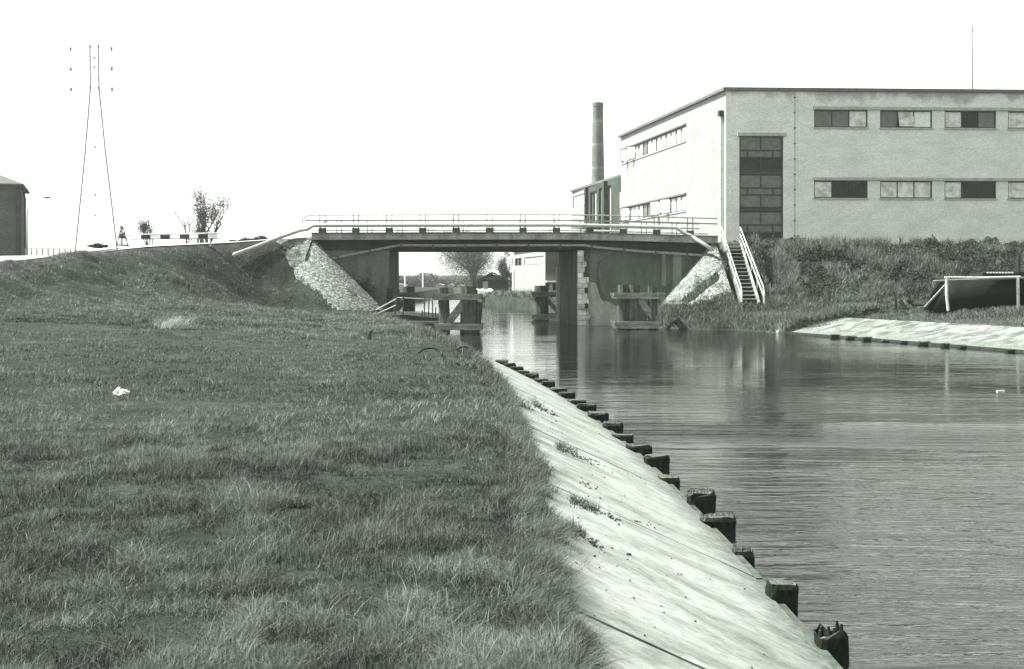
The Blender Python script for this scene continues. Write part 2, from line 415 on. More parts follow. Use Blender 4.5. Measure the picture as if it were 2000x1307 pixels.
# mud, weeds and clods on the slope
cl = MB()
def clod(x, y, z, r):
    vs = []
    for i in range(7):
        a = i/7*6.283; rr = r*random.uniform(.7, 1.2)
        vs.append((x+math.cos(a)*rr, y+math.sin(a)*rr, z-.01))
    for i in range(7):
        a = i/7*6.283; rr = r*random.uniform(.35, .8)
        vs.append((x+math.cos(a)*rr, y+math.sin(a)*rr, z+r*random.uniform(.4, .9)))
    cl.add(vs, [(i, (i+1) % 7, (i+1) % 7+7, i+7) for i in range(7)]+[tuple(range(7, 14))])
def onslope(px, py):
    z = .5
    for _ in range(12):
        Y = F*(CH-z)/(py-HY); X = (px-1000)*Y/F
        s_ = (float(toeL(Y))-X)/EW; z = .10+.78*s_
    return X, Y, z
for (x0, y0, x1, y1, n_, r) in [(1125, 982, 1215, 1020, 50, .017), (1115, 1035, 1178, 1070, 55, .016), (1095, 876, 1170, 908, 70, .018),
                               (1240, 1018, 1290, 1028, 12, .014), (1045, 790, 1090, 815, 40, .03), (1130, 940, 1170, 955, 20, .016), (1200, 920, 1290, 945, 14, .012), (1225, 1083, 1232, 1088, 5, .02), (1320, 1125, 1340, 1133, 3, .012)]:
    for _ in range(n_):
        s_ = random.random()**1.3
        X, Y, z = onslope(x0+(x1-x0)*s_+random.gauss(0, 3), y0+(y1-y0)*s_+random.gauss(0, 4))
        clod(X, Y, z, r*random.uniform(.3, 1))
for _ in range(160):
    Y = 5+random.random()**1.5*22; s_ = random.random()**.6*.9+.05
    clod(float(toeL(Y))-EW*s_, Y, .1+.78*s_, random.uniform(.004, .012))
tag(cl.build('earth_clods', M['soil']), 'crumbs and clods of dark earth scattered on the pale concrete slope', 'earth clods', kind='stuff')

# ------------------------------------------------------------------ timber piles along the slope
ords = ['nearest', 'second', 'third', 'fourth', 'fifth', 'sixth', 'seventh', 'eighth', 'ninth', 'tenth', 'eleventh', 'twelfth', 'thirteenth', 'fourteenth',
        'fifteenth', 'sixteenth', 'seventeenth', 'eighteenth', 'nineteenth', 'twentieth', 'twenty-first', 'twenty-second']
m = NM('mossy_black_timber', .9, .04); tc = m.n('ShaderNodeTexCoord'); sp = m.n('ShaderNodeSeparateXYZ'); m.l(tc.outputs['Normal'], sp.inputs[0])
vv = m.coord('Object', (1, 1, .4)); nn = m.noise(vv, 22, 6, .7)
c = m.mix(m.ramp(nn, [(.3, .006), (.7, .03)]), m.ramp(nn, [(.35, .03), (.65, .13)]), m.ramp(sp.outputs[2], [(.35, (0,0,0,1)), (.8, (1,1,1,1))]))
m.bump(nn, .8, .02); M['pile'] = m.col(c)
def pile(X, Y, wd, dp, top, style, label, group):
    b = MB(); n_ = 14
    rings = []
    zs = [-.7, -.1, top*.5, top-.035, top]
    for k, z in enumerate(zs):
        for i in range(n_):
            a = 2*math.pi*i/n_
            ca, sa = math.cos(a), math.sin(a); e = 2.0/5
            x = math.copysign(abs(ca)**e, ca)*wd/2; y = math.copysign(abs(sa)**e, sa)*dp/2
            sh = 1 if k < 4 else .9
            j = 1+random.uniform(-.05, .05)
            zz = z if k < 3 else z+random.uniform(-.012, .012)
            b.v.append((X+x*sh*j, Y+y*sh*j, zz))
    for k in range(4):
        for i in range(n_): b.f.append((k*n_+i, k*n_+(i+1) % n_, (k+1)*n_+(i+1) % n_, (k+1)*n_+i))
    ci = len(b.v); b.v.append((X, Y, top+.008))
    for i in range(n_): b.f.append((4*n_+i, 4*n_+(i+1) % n_, ci))
    if style == 'rotten':
        for i in range(n_):      # splintered rim
            x, y, z = b.v[4*n_+i]; b.v[4*n_+i] = (x, y, z-.09+random.choice([0, .06, .1, .02, .05]))
        b.v[ci] = (X, Y, top-.16)
        for k in range(7):
            a = random.uniform(0, 6.28); rx = X+math.cos(a)*wd*.36; ry = Y+math.sin(a)*dp*.36
            b.tube([(rx, ry, top-.2), (rx+.004, ry, top-.06), (rx+random.uniform(-.012, .012), ry, top+random.uniform(-.03, .05))], [.028, .022, .007], 6)
    if style == 'mossy':
        for k in range(150):
            rx = X+random.uniform(-.46, .46)*wd; ry = Y+random.uniform(-.46, .46)*dp; h = random.uniform(.012, .04)
            dx = random.uniform(-.012, .012)
            b.add([(rx-.003, ry, top-.02), (rx+.003, ry, top-.02), (rx+dx, ry+dx, top+h)], [(0, 1, 2)])
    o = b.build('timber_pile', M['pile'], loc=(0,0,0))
    # origin at the pile's foot
    for vtx in o.data.vertices: vtx.co.x -= X; vtx.co.y -= Y
    o.location = (X, Y, 0)
    tag(o, label, 'timber pile', group)
    return o
near = [(8.08, 2.1, .2, .2, .2, 'rotten', 'rotten black timber pile with splintered hollow top, nearest the camera beside the concrete slope'),
        (9.25, 2.03, .225, .2, .225, 'plain', 'smooth square black timber pile with slanted bare top, beyond the rotten splintered one'),
        (10.8, 2.03, .19, .14, .11, 'mossy', 'very low split timber pile barely above the water, beyond the smooth square one'),
        (12.05, 2.02, .34, .24, .18, 'mossy', 'wide mossy timber pile standing against the kerb, beyond the very low split one'),
        (13.25, 2.04, .3, .24, .21, 'mossy', 'wide mossy timber pile standing clear of the kerb, next beyond the widest one'),
        (14.6, 1.86, .26, .22, .16, 'plain', None)]
GRP = 'timber piles along the foot of the concrete slope'
i = 0
for Y, X, wd, dp, top, st, lab in near:
    pile(X, Y, wd, dp, top, st, lab or 'black timber pile along the near concrete slope, sixth from the camera end', GRP); i += 1
Y = 15.9
while i < 22:
    pile(float(toeL(Y))+.05+random.uniform(.0, .07), Y, random.uniform(.3, .38), .26, random.uniform(.15, .23), 'mossy' if i % 2 else 'plain',
         'black timber pile along the near concrete slope, %s from the camera end' % ords[i], GRP)
    i += 1; Y += 1.3+random.uniform(-.12, .12)

# ------------------------------------------------------------------ right concrete slope
m2 = concrete('right_bank_concrete', .13, .36, .06, (.38, .5, .72))
t = thing('concrete_slope', 'low stained concrete bank slope on the far side of the water', 'revetment', (16, 48, .3))
b = MB(); yy = list(np.arange(20, 56.1, 1.5)); N_ = 5
for a, b2 in zip(yy[:-1], yy[1:]):
    vs = []
    for Y in (a+.01, b2-.01):
        X = float(toeR(Y))
        for j in range(N_+1):
            s_ = j/N_; vs.append((X-.05+s_*2.0+.55*s_, Y+s_*1.0, .06+.66*s_))
    n_ = N_+1
    b.add(vs, [(j, j+1, n_+j+1, n_+j) for j in range(N_)])
b.build('slab', m2, t)
k = MB()
for a, b2 in zip(yy[:-1], yy[1:]):
    k.bar((float(toeR(a))-.06, a, -.02), (float(toeR(b2))-.06, b2, -.02), .16, .22)
k.build('kerb', M['wood_dark'], t)
for i, px in enumerate([1640, 1672, 1703, 1740, 1775, 1815, 1856, 1890, 1985]):
    # walk along the right waterline to this pixel column
    ys = np.linspace(38, 57, 800); xs = toeR(ys); j = int(np.argmin(abs(1000+F*xs/ys-px)))
    pile(float(xs[j])-.2, float(ys[j]), random.uniform(.22, .5), .3, random.uniform(.05, .15), 'mossy' if i % 2 else 'plain',
         'dark pile stub along the far concrete slope, %s from its left end' % ['first', 'second', 'third', 'fourth', 'fifth', 'sixth', 'seventh', 'eighth', 'last'][i],
         'pile stubs along the far concrete slope')
# two boulders
def blob(name, c, r, mat, label, cat, group=None, seed=1, nseg=18, nr=10, amp=.2):
    b = MB(); rs = random.Random(seed)
    ph = [rs.uniform(0, 6) for _ in range(6)]
    for i in range(nr+1):
        th = math.pi*i/nr
        for k in range(nseg):
            a = 2*math.pi*k/nseg
            dd = 1+amp*(math.sin(3*a+ph[0])*math.sin(2*th+ph[1])+.6*math.sin(5*a+ph[2]+3*th))
            b.v.append((c[0]+r[0]*dd*math.sin(th)*math.cos(a), c[1]+r[1]*dd*math.sin(th)*math.sin(a), c[2]+r[2]*dd*math.cos(th)))
    for i in range(nr):
        for k in range(nseg): b.f.append((i*nseg+k, (i+1)*nseg+k, (i+1)*nseg+(k+1) % nseg, i*nseg+(k+1) % nseg))
    o = b.build(name, mat, loc=c, smooth=True); tag(o, label, cat, group); return o
for px, py, Y, r, lab in [(1486, 642, 59.5, (.24, .2, .15), 'smaller pale boulder lying at the waterline left of the far concrete slope'),
                          (1534, 648, 57, (.36, .25, .2), 'larger pale boulder at the left foot of the far concrete slope')]:
    blob('boulder', tuple(at(px, py, Y)), r, M['stone_pale'], lab, 'boulder', 'boulders at the waterline', seed=px)

# ------------------------------------------------------------------ road on the left embankment
m = NM('pale_gravel', .95, .1); v = m.coord('Object'); f1 = m.noise(v, 1.2, 6, .6); f2 = m.noise(v, 30, 4, .7)
c = m.mix(m.ramp(f1, [(.3, .5), (.65, .68)]), m.ramp(f2, [(.3, (.8,)*3+(1,)), (.7, (1.1,)*3+(1,))]), 1.0, 'MULTIPLY')
m.bump(f2, .4, .02); M['gravel'] = m.col(c)
b = MB(); xs = np.concatenate([np.arange(-120, -26, 4), np.arange(-26, -11.2, .5), [-11.2]]); pr = None
NR = 12
for X in xs:
    yc, zc = crest(X); yc = float(yc)
    wd = np.interp(X, [-120, -21, -17.6, -11.2], [9, 8.5, 6.0, 5.5]); row = []
    for j in range(NR+1):
        Y = yc+.15+wd*j/NR; row.append((X+.35*wd*j/NR, Y, float(H(X+.35*wd*j/NR, Y))+.06))
    if pr: 
        vs = pr+row; b.add(vs, [(j, NR+1+j, NR+2+j, j+1) for j in range(NR)])
    pr = row
b.f = [f[::-1] for f in b.f]
tag(b.build('road', M['gravel']), kind='structure')

# ------------------------------------------------------------------ bridge
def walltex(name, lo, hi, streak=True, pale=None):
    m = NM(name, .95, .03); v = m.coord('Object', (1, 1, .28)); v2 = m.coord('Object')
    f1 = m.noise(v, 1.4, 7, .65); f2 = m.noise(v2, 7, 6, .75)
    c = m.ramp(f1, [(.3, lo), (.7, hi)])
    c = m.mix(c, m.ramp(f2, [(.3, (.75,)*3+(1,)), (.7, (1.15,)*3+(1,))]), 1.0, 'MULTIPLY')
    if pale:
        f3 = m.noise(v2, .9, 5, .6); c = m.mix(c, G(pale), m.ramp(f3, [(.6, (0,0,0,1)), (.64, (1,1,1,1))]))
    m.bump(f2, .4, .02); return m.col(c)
M['abut'] = walltex('streaked_rendered_wall', .075, .16)  # mottled dark grey, stretched into vertical streaks
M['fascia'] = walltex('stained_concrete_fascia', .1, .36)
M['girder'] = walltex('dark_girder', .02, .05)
M['asphalt'] = simple('road_asphalt', .05, .09, 8, .9)
BY0, BY1 = 66.0, 72.0
br = thing('road_bridge', 'low canal bridge with tubular steel railings and dark girders', 'bridge', (-1.5, 69, 0))
def topz(X): return float(np.interp(X, [-11, -2, 3, 7, 11.2], [4.93, 4.95, 4.95, 4.86, 4.74]))
dk = MB(); xs = list(np.linspace(-10.72, 11.0, 40))
for a, b2 in zip(xs[:-1], xs[1:]):
    za, zb = topz(a), topz(b2); y0, y1 = BY0-.35, BY1+.35
    vs = [(a, y0, za-.34), (b2, y0, zb-.34), (b2, y1, zb-.34), (a, y1, za-.34), (a, y0, za), (b2, y0, zb), (b2, y1, zb), (a, y1, za)]
    fs = [(0,3,2,1), (4,5,6,7), (0,1,5,4), (2,3,7,6)]
    if a == xs[0]: fs.append((3,0,4,7))
    if b2 == xs[-1]: fs.append((1,2,6,5))
    dk.add(vs, fs)
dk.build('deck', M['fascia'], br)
for yy_ in (BY0-.37, BY1+.37):
    lip = MB()
    for a, b2 in zip(xs[:-1], xs[1:]):
        lip.bar((a, yy_, topz(a)+.025), (b2, yy_, topz(b2)+.025), .16, .06)
    lip.build('kerb', M['abut'], br)
gb = MB()
for yy_ in (BY0+.12, BY0+2, BY0+4, BY1-.12):
    zb = 4.07
    poly = [(-10.6, 4.6), (11.0, 4.42), (11.0, 3.9), (7, 3.98), (3.6, zb), (-6.5, zb), (-10.6, 4.0)]
    gb.prism(poly, yy_-.11, yy_+.11)
gb.box((-6.4, BY0+.5, 4.14), (3.5, BY1-.4, 4.3))
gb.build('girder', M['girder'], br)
# left abutment with pilaster
ab = MB()
ab.box((-10.6, BY0+.05, -.8), (-6.95, BY1, 4.15)); ab.box((-7.6, BY0-.06, -.8), (-6.6, BY0+.9, 4.05)); ab.box((-6.95, BY0+.9, -.8), (-6.62, BY1, 4.05))
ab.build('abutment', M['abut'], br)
ab = MB()
ab.prism([(5.0, -.8), (11.0, -.8), (11.0, 4.45), (4.1, 4.05), (4.1, -.8)], BY0+.35, BY1)
ab.build('abutment', M['abut'], br)
side = MB(); side.add([(3.62, BY0+.3, -.8), (2.75, BY1, -.8), (2.75, BY1, 4.06), (3.62, BY0+.3, 4.06), (4.2, BY0+.3, -.8), (4.2, BY1, -.8), (4.2, BY1, 4.06), (4.2, BY0+.3, 4.06)],
    [(0, 3, 2, 1), (4, 5, 6, 7), (0, 4, 7, 3), (1, 2, 6, 5), (3, 7, 6, 2)])
side.build('pier_wall', walltex('shaded_pier_wall', .045, .12), br)  # darker grey paints in the shadow under the deck
M['quoin'] = brick('pale_block_quoin', .7, .4, .3, .47, .283, .022, (.25, 1.1), .5, 3)
bp = MB(); zs = np.linspace(-.8, 4.02, 18)
for i, (a, b2) in enumerate(zip(zs[:-1], zs[1:])):
    r_ = 4.02+.09*math.sin(i*1.9)+random.uniform(-.05, .06)-(0.14 if a > 2.4 else 0)+(.14 if a < .9 else 0); l_ = 3.52+random.uniform(0, .015)
    bp.box((l_, BY0-.08-random.uniform(0, .02), a), (r_, BY0+.32, b2-.004))
bp.build('brick_pier', M['quoin'], br)
eb = MB(); eb.box((2.6, BY1-.25, -.8), (2.86, BY1+.05, 3.2)); eb.build('edge_block', M['lead'], br)
# broken grey render to the right of the pier
pl = MB()
def patch(poly, y0, y1): pl.prism(poly, y0, y1)
patch([(4.1, -.5), (6.3, -.5), (6.2, .35), (5.9, .75), (5.55, 1.15), (5.25, 1.35), (4.9, 1.3), (4.75, 1.5), (4.62, 2.0), (4.5, 2.3), (4.1, 2.35)], BY0+.26, BY0+.36)
pl.build('render_patch', walltex('grey_render', .16, .34), br)
pl = MB(); patch([(4.75, -.5), (11, -.5), (11, 4.1), (8, 4.0), (5.6, 3.95), (5.1, 3.7), (4.75, 3.4), (4.62, 2.9), (4.68, 2.4), (4.85, 1.7), (5.2, 1.3), (5.7, 1.0), (6.2, .3), (6.35, -.5)][1:], BY0+.22, BY0+.34)
pl.build('render_skin', walltex('dark_smooth_render', .06, .125), br)
st = MB()
for x0, x1, z0, z1 in [(8.05, 8.3, 2.2, 3.9), (8.65, 9.15, 1.9, 3.95)]:
    st.prism([(x0, z0), (x1, z0-.1), (x1-.03, z1), (x0+.04, z1)], BY0+.19, BY0+.23)
st.build('lime_streak', walltex('lime_streaks', .12, .24), br)
# utility pipe along the girder
def zpx(py, Y): return CH-(py-HY)*Y/F
yp = BY0-.18
pp = [(637, 508), (690, 497), (740, 487), (782, 479), (860, 480), (1000, 479), (1140, 479), (1175, 484), (1250, 491), (1330, 496), (1372, 499)]
cu = MB(); cu.tube([at(x, y, yp) for x, y in pp], .07, 8)
cu.build('utility_pipe', M['pipe_grey'], br)
for x in range(660, 1370, 62):
    y = np.interp(x, [p[0] for p in pp], [p[1] for p in pp]); q_ = at(x, y, yp); hk = MB(); hk.box((q_.x-.04, q_.y-.13, q_.z-.14), (q_.x+.04, BY0+.2, q_.z+.1)); hk.build('pipe_bracket', M['steel_dark'], br)
# railings
def railing(yy_, px0, label, guard=True):
    rl = MB(); hs = [.99, .7]
    ztop = lambda X, h: topz(X)+h
    X0, X1 = -10.5, 11.0
    xs = np.linspace(X0, X1, 30)
    for h in hs:
        pts = [(x, yy_, ztop(x, h)) for x in xs]
        if h == .99: pts = [(X0-.75, yy_, ztop(X0, .55)), (X0-.7, yy_, ztop(X0, .75)), (X0-.5, yy_, ztop(X0, .93)), (X0-.25, yy_, ztop(X0, .985))]+pts
        else: pts = [(X0-.6, yy_, ztop(X0, .7))]+pts
        rl.tube(pts, .036, 8)
    r = rl.build('railing', M['rail_paint'], br)
    for k in range(13):
        x = -10.15+k*1.79
        if x > 11.0: break
        z = topz(x)
        for dx in (-.14, .14):
            pb = MB(); pb.bar((x+dx, yy_, z+.02), (x+dx, yy_, z+1.0), .05, .07, (0,1,0)); pb.build('post', M['rail_paint'], r)
        ub = MB(); ub.box((x-.2, yy_-.05, z+.0), (x+.2, yy_+.07, z+.30)); ub.build('post_foot', M['steel_dark'], r)
    return r
railing(BY0-.2, 612, '')
railing(BY1+.2, 612, '')
# thick guard pipes in front of the posts
def P3(px, py, Y): return tuple(at(px, py, Y))
gp = MB()
yg = BY0-.33
pts = [P3(457, 498, 60.2), P3(500, 482, 62), P3(545, 464.5, 64), P3(585, 450.5, yg), P3(600, 448, yg)]+[(x, yg, topz(x)+.43) for x in np.linspace(-10.6, 8.8, 24)]
pts += [P3(1336, 455.5, yg), P3(1350, 461, yg), P3(1362, 469, yg-.3), P3(1393, 488, yg-1.0)]
gp.tube(pts, .10, 12); gp.build('guard_pipe', M['guard_paint'], br, smooth=True)
gp = MB(); yg2 = BY1+.33
gp.tube([(x, yg2, topz(x)+.43) for x in np.linspace(-11.5, 11.5, 12)], .06, 8); gp.build('guard_pipe', M['steel_grey'], br)

# ------------------------------------------------------------------ stone cones beside the bridge
m = NM('rubble_pitching', .95, .1); v = m.coord('Object', (1, 1, 1.3))
vo = m.n('ShaderNodeTexVoronoi', feature='DISTANCE_TO_EDGE'); vo.inputs['Scale'].default_value = 7.5; m.l(v, vo.inputs['Vector'])
vc = m.n('ShaderNodeTexVoronoi'); vc.inputs['Scale'].default_value = 7.5; m.l(v, vc.inputs['Vector'])
big = m.noise(v, .9, 5, .65)
cb = m.n('ShaderNodeRGBToBW'); m.l(vc.outputs['Color'], cb.inputs[0])
c = m.ramp(cb.outputs[0], [(.2, .14), (.8, .36)])
c = m.mix(G(.1), c, m.ramp(vo.outputs['Distance'], [(.015, (0,0,0,1)), (.06, (1,1,1,1))]))
fn = m.noise(v, 18, 5, .8)
c = m.mix(c, m.ramp(fn, [(.38, (.3,)*3+(1,)), (.55, (1.05,)*3+(1,))]), 1.0, 'MULTIPLY')
c = m.mix(c, G(.07), m.ramp(big, [(.55, (0,0,0,1)), (.68, (1,1,1,1))]))
mn = m.n('ShaderNodeMath', operation='MINIMUM'); m.l(vo.outputs['Distance'], mn.inputs[0]); mn.inputs[1].default_value = .1
m.bump(mn.outputs[0], .9, .25)
M['rubble'] = m.col(c)
def stoneXb(x, y): return np.interp(y, [58, 59.4, 60, 61, 62, 64, 65.5, 67], [-6.5, -7.2, -8.2, -9.4, -10.7, -12.3, -13.2, -13.6])+.9*(fbm(np.asarray(x)*1.1, np.asarray(y)*1.1, 33)-.5)+1.2*(fbm(np.asarray(x)*3.2, np.asarray(y)*3.2, 35)-.5)
def vegR(X, Y, z_):
    return (z_ < 1.0+(X-8.6)*.33+.45*(fbm(np.asarray(X)*2., np.asarray(Y)*2., 155)-.5)) | ((np.abs(z_-(1.3+.75*(X-8.8))) < .2) & (X > 8.8) & (X < 10.7))
def stone_lim(x, y, r): return 122-88*r+26*(fbm(np.asarray(x)*.7, np.asarray(y)*.7, 33)-.5)+22*(fbm(np.asarray(x)*2.6, np.asarray(y)*2.6, 35)-.5)
def conegrid(ax, ay, az, a, b_, h, sgn, th0, th1, name, label, lift=.07, r1=1.02):
    mb = MB(); NT, NRr = 60, 60
    for i in range(NT+1):
        th = R(th0+(th1-th0)*i/NT)
        for j in range(NRr+1):
            r = j/NRr*r1
            x = ax+sgn*a*r*math.cos(th); y = ay-b_*r*math.sin(th)
            xx = max(sgn*(x-ax), 0)
            z = az-h*math.sqrt((xx/a)**2+((ay-y)/b_)**2)+lift+.035*(random.random()-.5)+.12*float(fbm(x*1.3, y*1.3, 40)-.5)
            if sgn > 0:
                if x < float(stoneXb(x, y)): z = min(z, float(H(x, y)))-.25
                else: z = max(z, float(H(x, y))+.05)
            elif bool(vegR(np.float64(x), np.float64(y), z)): z -= .3
            mb.v.append((x, y, z))
    for i in range(NT):
        for j in range(NRr): 
            f_ = (i*(NRr+1)+j, i*(NRr+1)+j+1, (i+1)*(NRr+1)+j+1, (i+1)*(NRr+1)+j)
            mb.f.append(f_ if sgn < 0 else f_[::-1])
    o = mb.build(name, M['rubble'], loc=(ax, ay-b_/2, 1.0)); tag(o, label, 'stone slope'); return o
conegrid(-10.7, 66, 4.62, 3.8, 6.6, 3.75, 1, 2, 172, 'stone_slope', 'pale rubble stone slope falling from the left bridge end to the grass')
conegrid(10.9, 66, 4.5, 3.1, 4.4, 3.5, -1, 2, 97, 'stone_slope', 'pale rubble stone slope between the right bridge end and the steps', r1=.97)
# ------------------------------------------------------------------ stairs on the right
stt = thing('embankment_steps', 'narrow flight of steps with white tubular handrails down the right embankment', 'steps', (12.05, 64.6, 1.2))
ns = 16; sy0, sy1 = 67.4, 62.4; sz0, sz1 = 4.5, 1.3
tr = MB(); sg = MB()
for i in range(ns):
    f_ = i/ns; y = sy0+(sy1-sy0)*f_; z = sz0+(sz1-sz0)*f_
    tb = MB(); tb.box((11.68, y-.30, z-.05), (12.42, y+.03, z)); tb.build('tread', M['stone_pale'] if i < 6 else M['lead'], stt)
for x in (11.6, 12.5):
    sg.bar((x, sy0, sz0-.02), (x, sy1-.2, sz1-.1), .12, .3)
sg.build('stringer', M['fascia'], stt)
rb = MB(); rb.bar((12.05, sy0, sz0-.32), (12.05, sy1, sz1-.3), .8, .05); rb.build('backing', M['girder'], stt)
def hr(x0, x1, lab):
    h = MB(); 
    for dz in (.88, .5):
        p0 = (x0, sy0-.2, sz0+dz-.05); p1 = (x1, sy1-.1, sz1+dz-.1)
        h.tube([p0, p1, (x1, sy1-.32, sz1+dz-.45), (x1, sy1-.34, sz1-.25)] if dz > .6 else [p0, (x1, sy1-.25, sz1+dz-.2)], .032, 8)
    o = h.build('handrail', M['steel_white'], stt)
    for k in range(5):
        f_ = k/4; p = MB(); x = x0+(x1-x0)*f_; y = sy0-.2+(sy1-sy0+.1)*f_; z = sz0+(sz1-sz0)*f_
        p.tube([(x, y, z-.35), (x, y, z+.84)], .026, 6); p.build('post', M['steel_white'], o)
hr(11.45, 11.62, ''); hr(12.48, 12.75, '')

# ------------------------------------------------------------------ timber dolphins
def dolphin(label, Y, piles, wales, diags, depth=1.0):
    X0 = at(sum(p[0] for p in piles)/len(piles), 0, Y).x
    t = thing('timber_dolphin', label, 'mooring dolphin', (X0, Y, 0), 'timber fender dolphins in front of and behind the bridge')
    for (xt, xb, wpx, yt, row) in piles:
        yy_ = Y+row*depth; k = F/Y
        tp = at(xt, yt, Y); wd = wpx/k*1.2
        b = MB(); p0 = Vector((at(xb, 0, Y).x, yy_, -1.2)); p1 = Vector((tp.x, yy_, tp.z))
        n_ = 5; pts = [p0.lerp(p1, i/n_) for i in range(n_+1)]
        b.tube(pts, [wd*.54]*n_+[wd*.5], 10, jit=.06)
        b.build('pile', M['wood'], t)
    for (x0, x1, y0, y1) in wales:
        a = at(x0, y0, Y); c_ = at(x1, y1, Y)
        for yy_ in (Y-.36, Y+depth+.36):
            hgt = (a.z-c_.z)
            b = MB(); b.box((a.x, yy_-.12, c_.z+hgt*.53), (c_.x, yy_+.12, a.z)); b.box((a.x+.05, yy_-.12, c_.z), (c_.x-.05, yy_+.12, c_.z+hgt*.46))
            b.build('wale', M['wood_pale'], t)
        for xx in (a.x+.14, c_.x-.14):
            b = MB(); b.box((xx-.12, Y-.24, c_.z+.02), (xx+.12, Y+depth+.24, a.z-.03)); b.build('crosspiece', M['wood'], t)
    for (xa, ya, xb, yb, wpx) in diags:
        for yy_ in (Y-.1, Y+depth+.05):
            a = at(xa, ya, Y); c_ = at(xb, yb, Y); a.y = yy_; c_.y = yy_
            b = MB(); b.bar(a, c_, .22, wpx*Y/F, (0,1,0)) if False else b.bar(a, c_, wpx*Y/F, .22, (0,1,0)); b.build('brace', M['wood_pale'], t)
    return t
dolphin('tall timber dolphin nearest the left bank, with long diagonal brace and a leaning pile', 57,
        [(866, 869, 16, 562, 0), (915, 915, 25, 559, 0), (936, 924, 12, 590, .1), (866, 868, 15, 575, 1), (922, 922, 16, 566, 1)],
        [(847, 942, 574, 586), (849, 943, 632, 644)], [(908, 588, 868, 640, 14)])
dolphin('timber dolphin behind the bridge beside the left abutment', 74.5,
        [(798, 800, 19, 560, 0), (772, 768, 10, 566, 1)], [(762, 815, 571, 580)], [(796, 580, 768, 612, 7)])
dolphin('timber dolphin behind the bridge beside the right pier', 74.0,
        [(1057, 1058, 22, 558, 0), (1100, 1100, 14, 566, 0)], [(1038, 1100, 570, 580), (1038, 1100, 613, 624)], [(1066, 582, 1094, 614, 8)])
dolphin('timber dolphin with three pile heads before the right abutment', 61,
        [(1217, 1217, 18, 557, 0), (1238, 1238, 19, 557, 0), (1274, 1276, 15, 558, 0), (1227, 1227, 16, 564, 1)],
        [(1197, 1298, 572, 584), (1198, 1284, 627, 641)], [(1247, 584, 1284, 630, 12)])

# ------------------------------------------------------------------ jetty beside the left abutment
jt = thing('timber_jetty', 'low dark jetty platform beside the left abutment with a thin rail', 'jetty', (-5, 60.5, 0))
b = MB(); b.prism([(-6.6, .78), (-4.9, .80), (-3.55, .66), (-3.5, -.8), (-6.6, -.8)], 57.8, 64.5); b.build('platform', M['wood_dark'], jt)
b = MB(); b.box((-6.7, 57.55, .42), (-3.4, 57.78, .52)); b.build('wale', M['wood_pale'], jt)
for k, (px, h) in enumerate([(772, 1.0), (787, .95), (829, 1.0), (837, .9), (845, .95), (858, .9), (851, .45), (824, .3)]):
    b = MB(); X = at(px, 0, 58.3).x; b.tube([(X, 58.3, .6), (X+.02*(k % 2), 58.3, .72+h)], .03, 6); b.build('post', M['steel_dark'], jt)
b = MB()
for z in (.95, 1.62): b.tube([(-5.5, 58.3, z), (-3.4, 58.3, z-.1)], .018, 6)
b.tube([(-6.35, 57.3, 1.05), (-5.5, 58.3, 1.55)], .03, 6); b.tube([(-6.35, 57.3, .85), (-5.5, 58.3, 1.25)], .03, 6)
b.build('rail', M['steel_grey'], jt)
b = MB(); b.bar((-6.55, 65.3, -.5), (-6.5, 65.3, 2.0), .3, .34, (0,1,0)); o = b.build('fender_post', M['wood_dark'], loc=(0,0,0)); tag(o, 'dark round topped timber post against the left abutment corner', 'post')

# ------------------------------------------------------------------ buildings
class Wall:
    def __init__(s, a, b):
        s.a = Vector((a[0], a[1], 0)); s.b = Vector((b[0], b[1], 0)); s.d = (s.b-s.a).normalized(); s.L = (s.b-s.a).length
        s.n = Vector((s.d.y, -s.d.x, 0))      # outward when walking a->b with the outside on the right
    def s_at(s, px):
        k = (px-1000)/F   # X = k*Y
        return (k*s.a.y-s.a.x)/(s.d.x-k*s.d.y)
    def P(s, t, z, out=0): 
        p = s.a+s.d*t+s.n*out; return (p.x, p.y, z)
    def z_at(s, t, py): return CH-(py-HY)*(s.a.y+s.d.y*t)/F
    def box(s, mb, t0, t1, z0, z1, o0, o1):
        vs = [s.P(t0, z0, o1), s.P(t1, z0, o1), s.P(t1, z0, o0), s.P(t0, z0, o0), s.P(t0, z1, o1), s.P(t1, z1, o1), s.P(t1, z1, o0), s.P(t0, z1, o0)]
        mb.add(vs, [(0,3,2,1), (4,5,6,7), (0,1,5,4), (1,2,6,5), (2,3,7,6), (3,0,4,7)])
    def holed(s, mb, z0, z1, holes, depth=.22, t0=0, t1=None):
        t1 = s.L if t1 is None else t1
        ts = sorted(set([t0, t1]+[h[0] for h in holes]+[h[1] for h in holes])); zs = sorted(set([z0, z1]+[h[2] for h in holes]+[h[3] for h in holes]))
        for a, b in zip(ts[:-1], ts[1:]):
            for c, d in zip(zs[:-1], zs[1:]):
                if any(h[0] <= (a+b)/2 <= h[1] and h[2] <= (c+d)/2 <= h[3] for h in holes): continue
                mb.add([s.P(a, c), s.P(b, c), s.P(b, d), s.P(a, d)], [(0,1,2,3)])
        for a, b, c, d in holes:
            for q_ in ([(a,c),(b,c)], [(b,c),(b,d)], [(b,d),(a,d)], [(a,d),(a,c)]):
                (p0, p1) = q_
                mb.add([s.P(p0[0], p0[1]), s.P(p1[0], p1[1]), s.P(p1[0], p1[1], -depth), s.P(p0[0], p0[1], -depth)], [(0,3,2,1)])

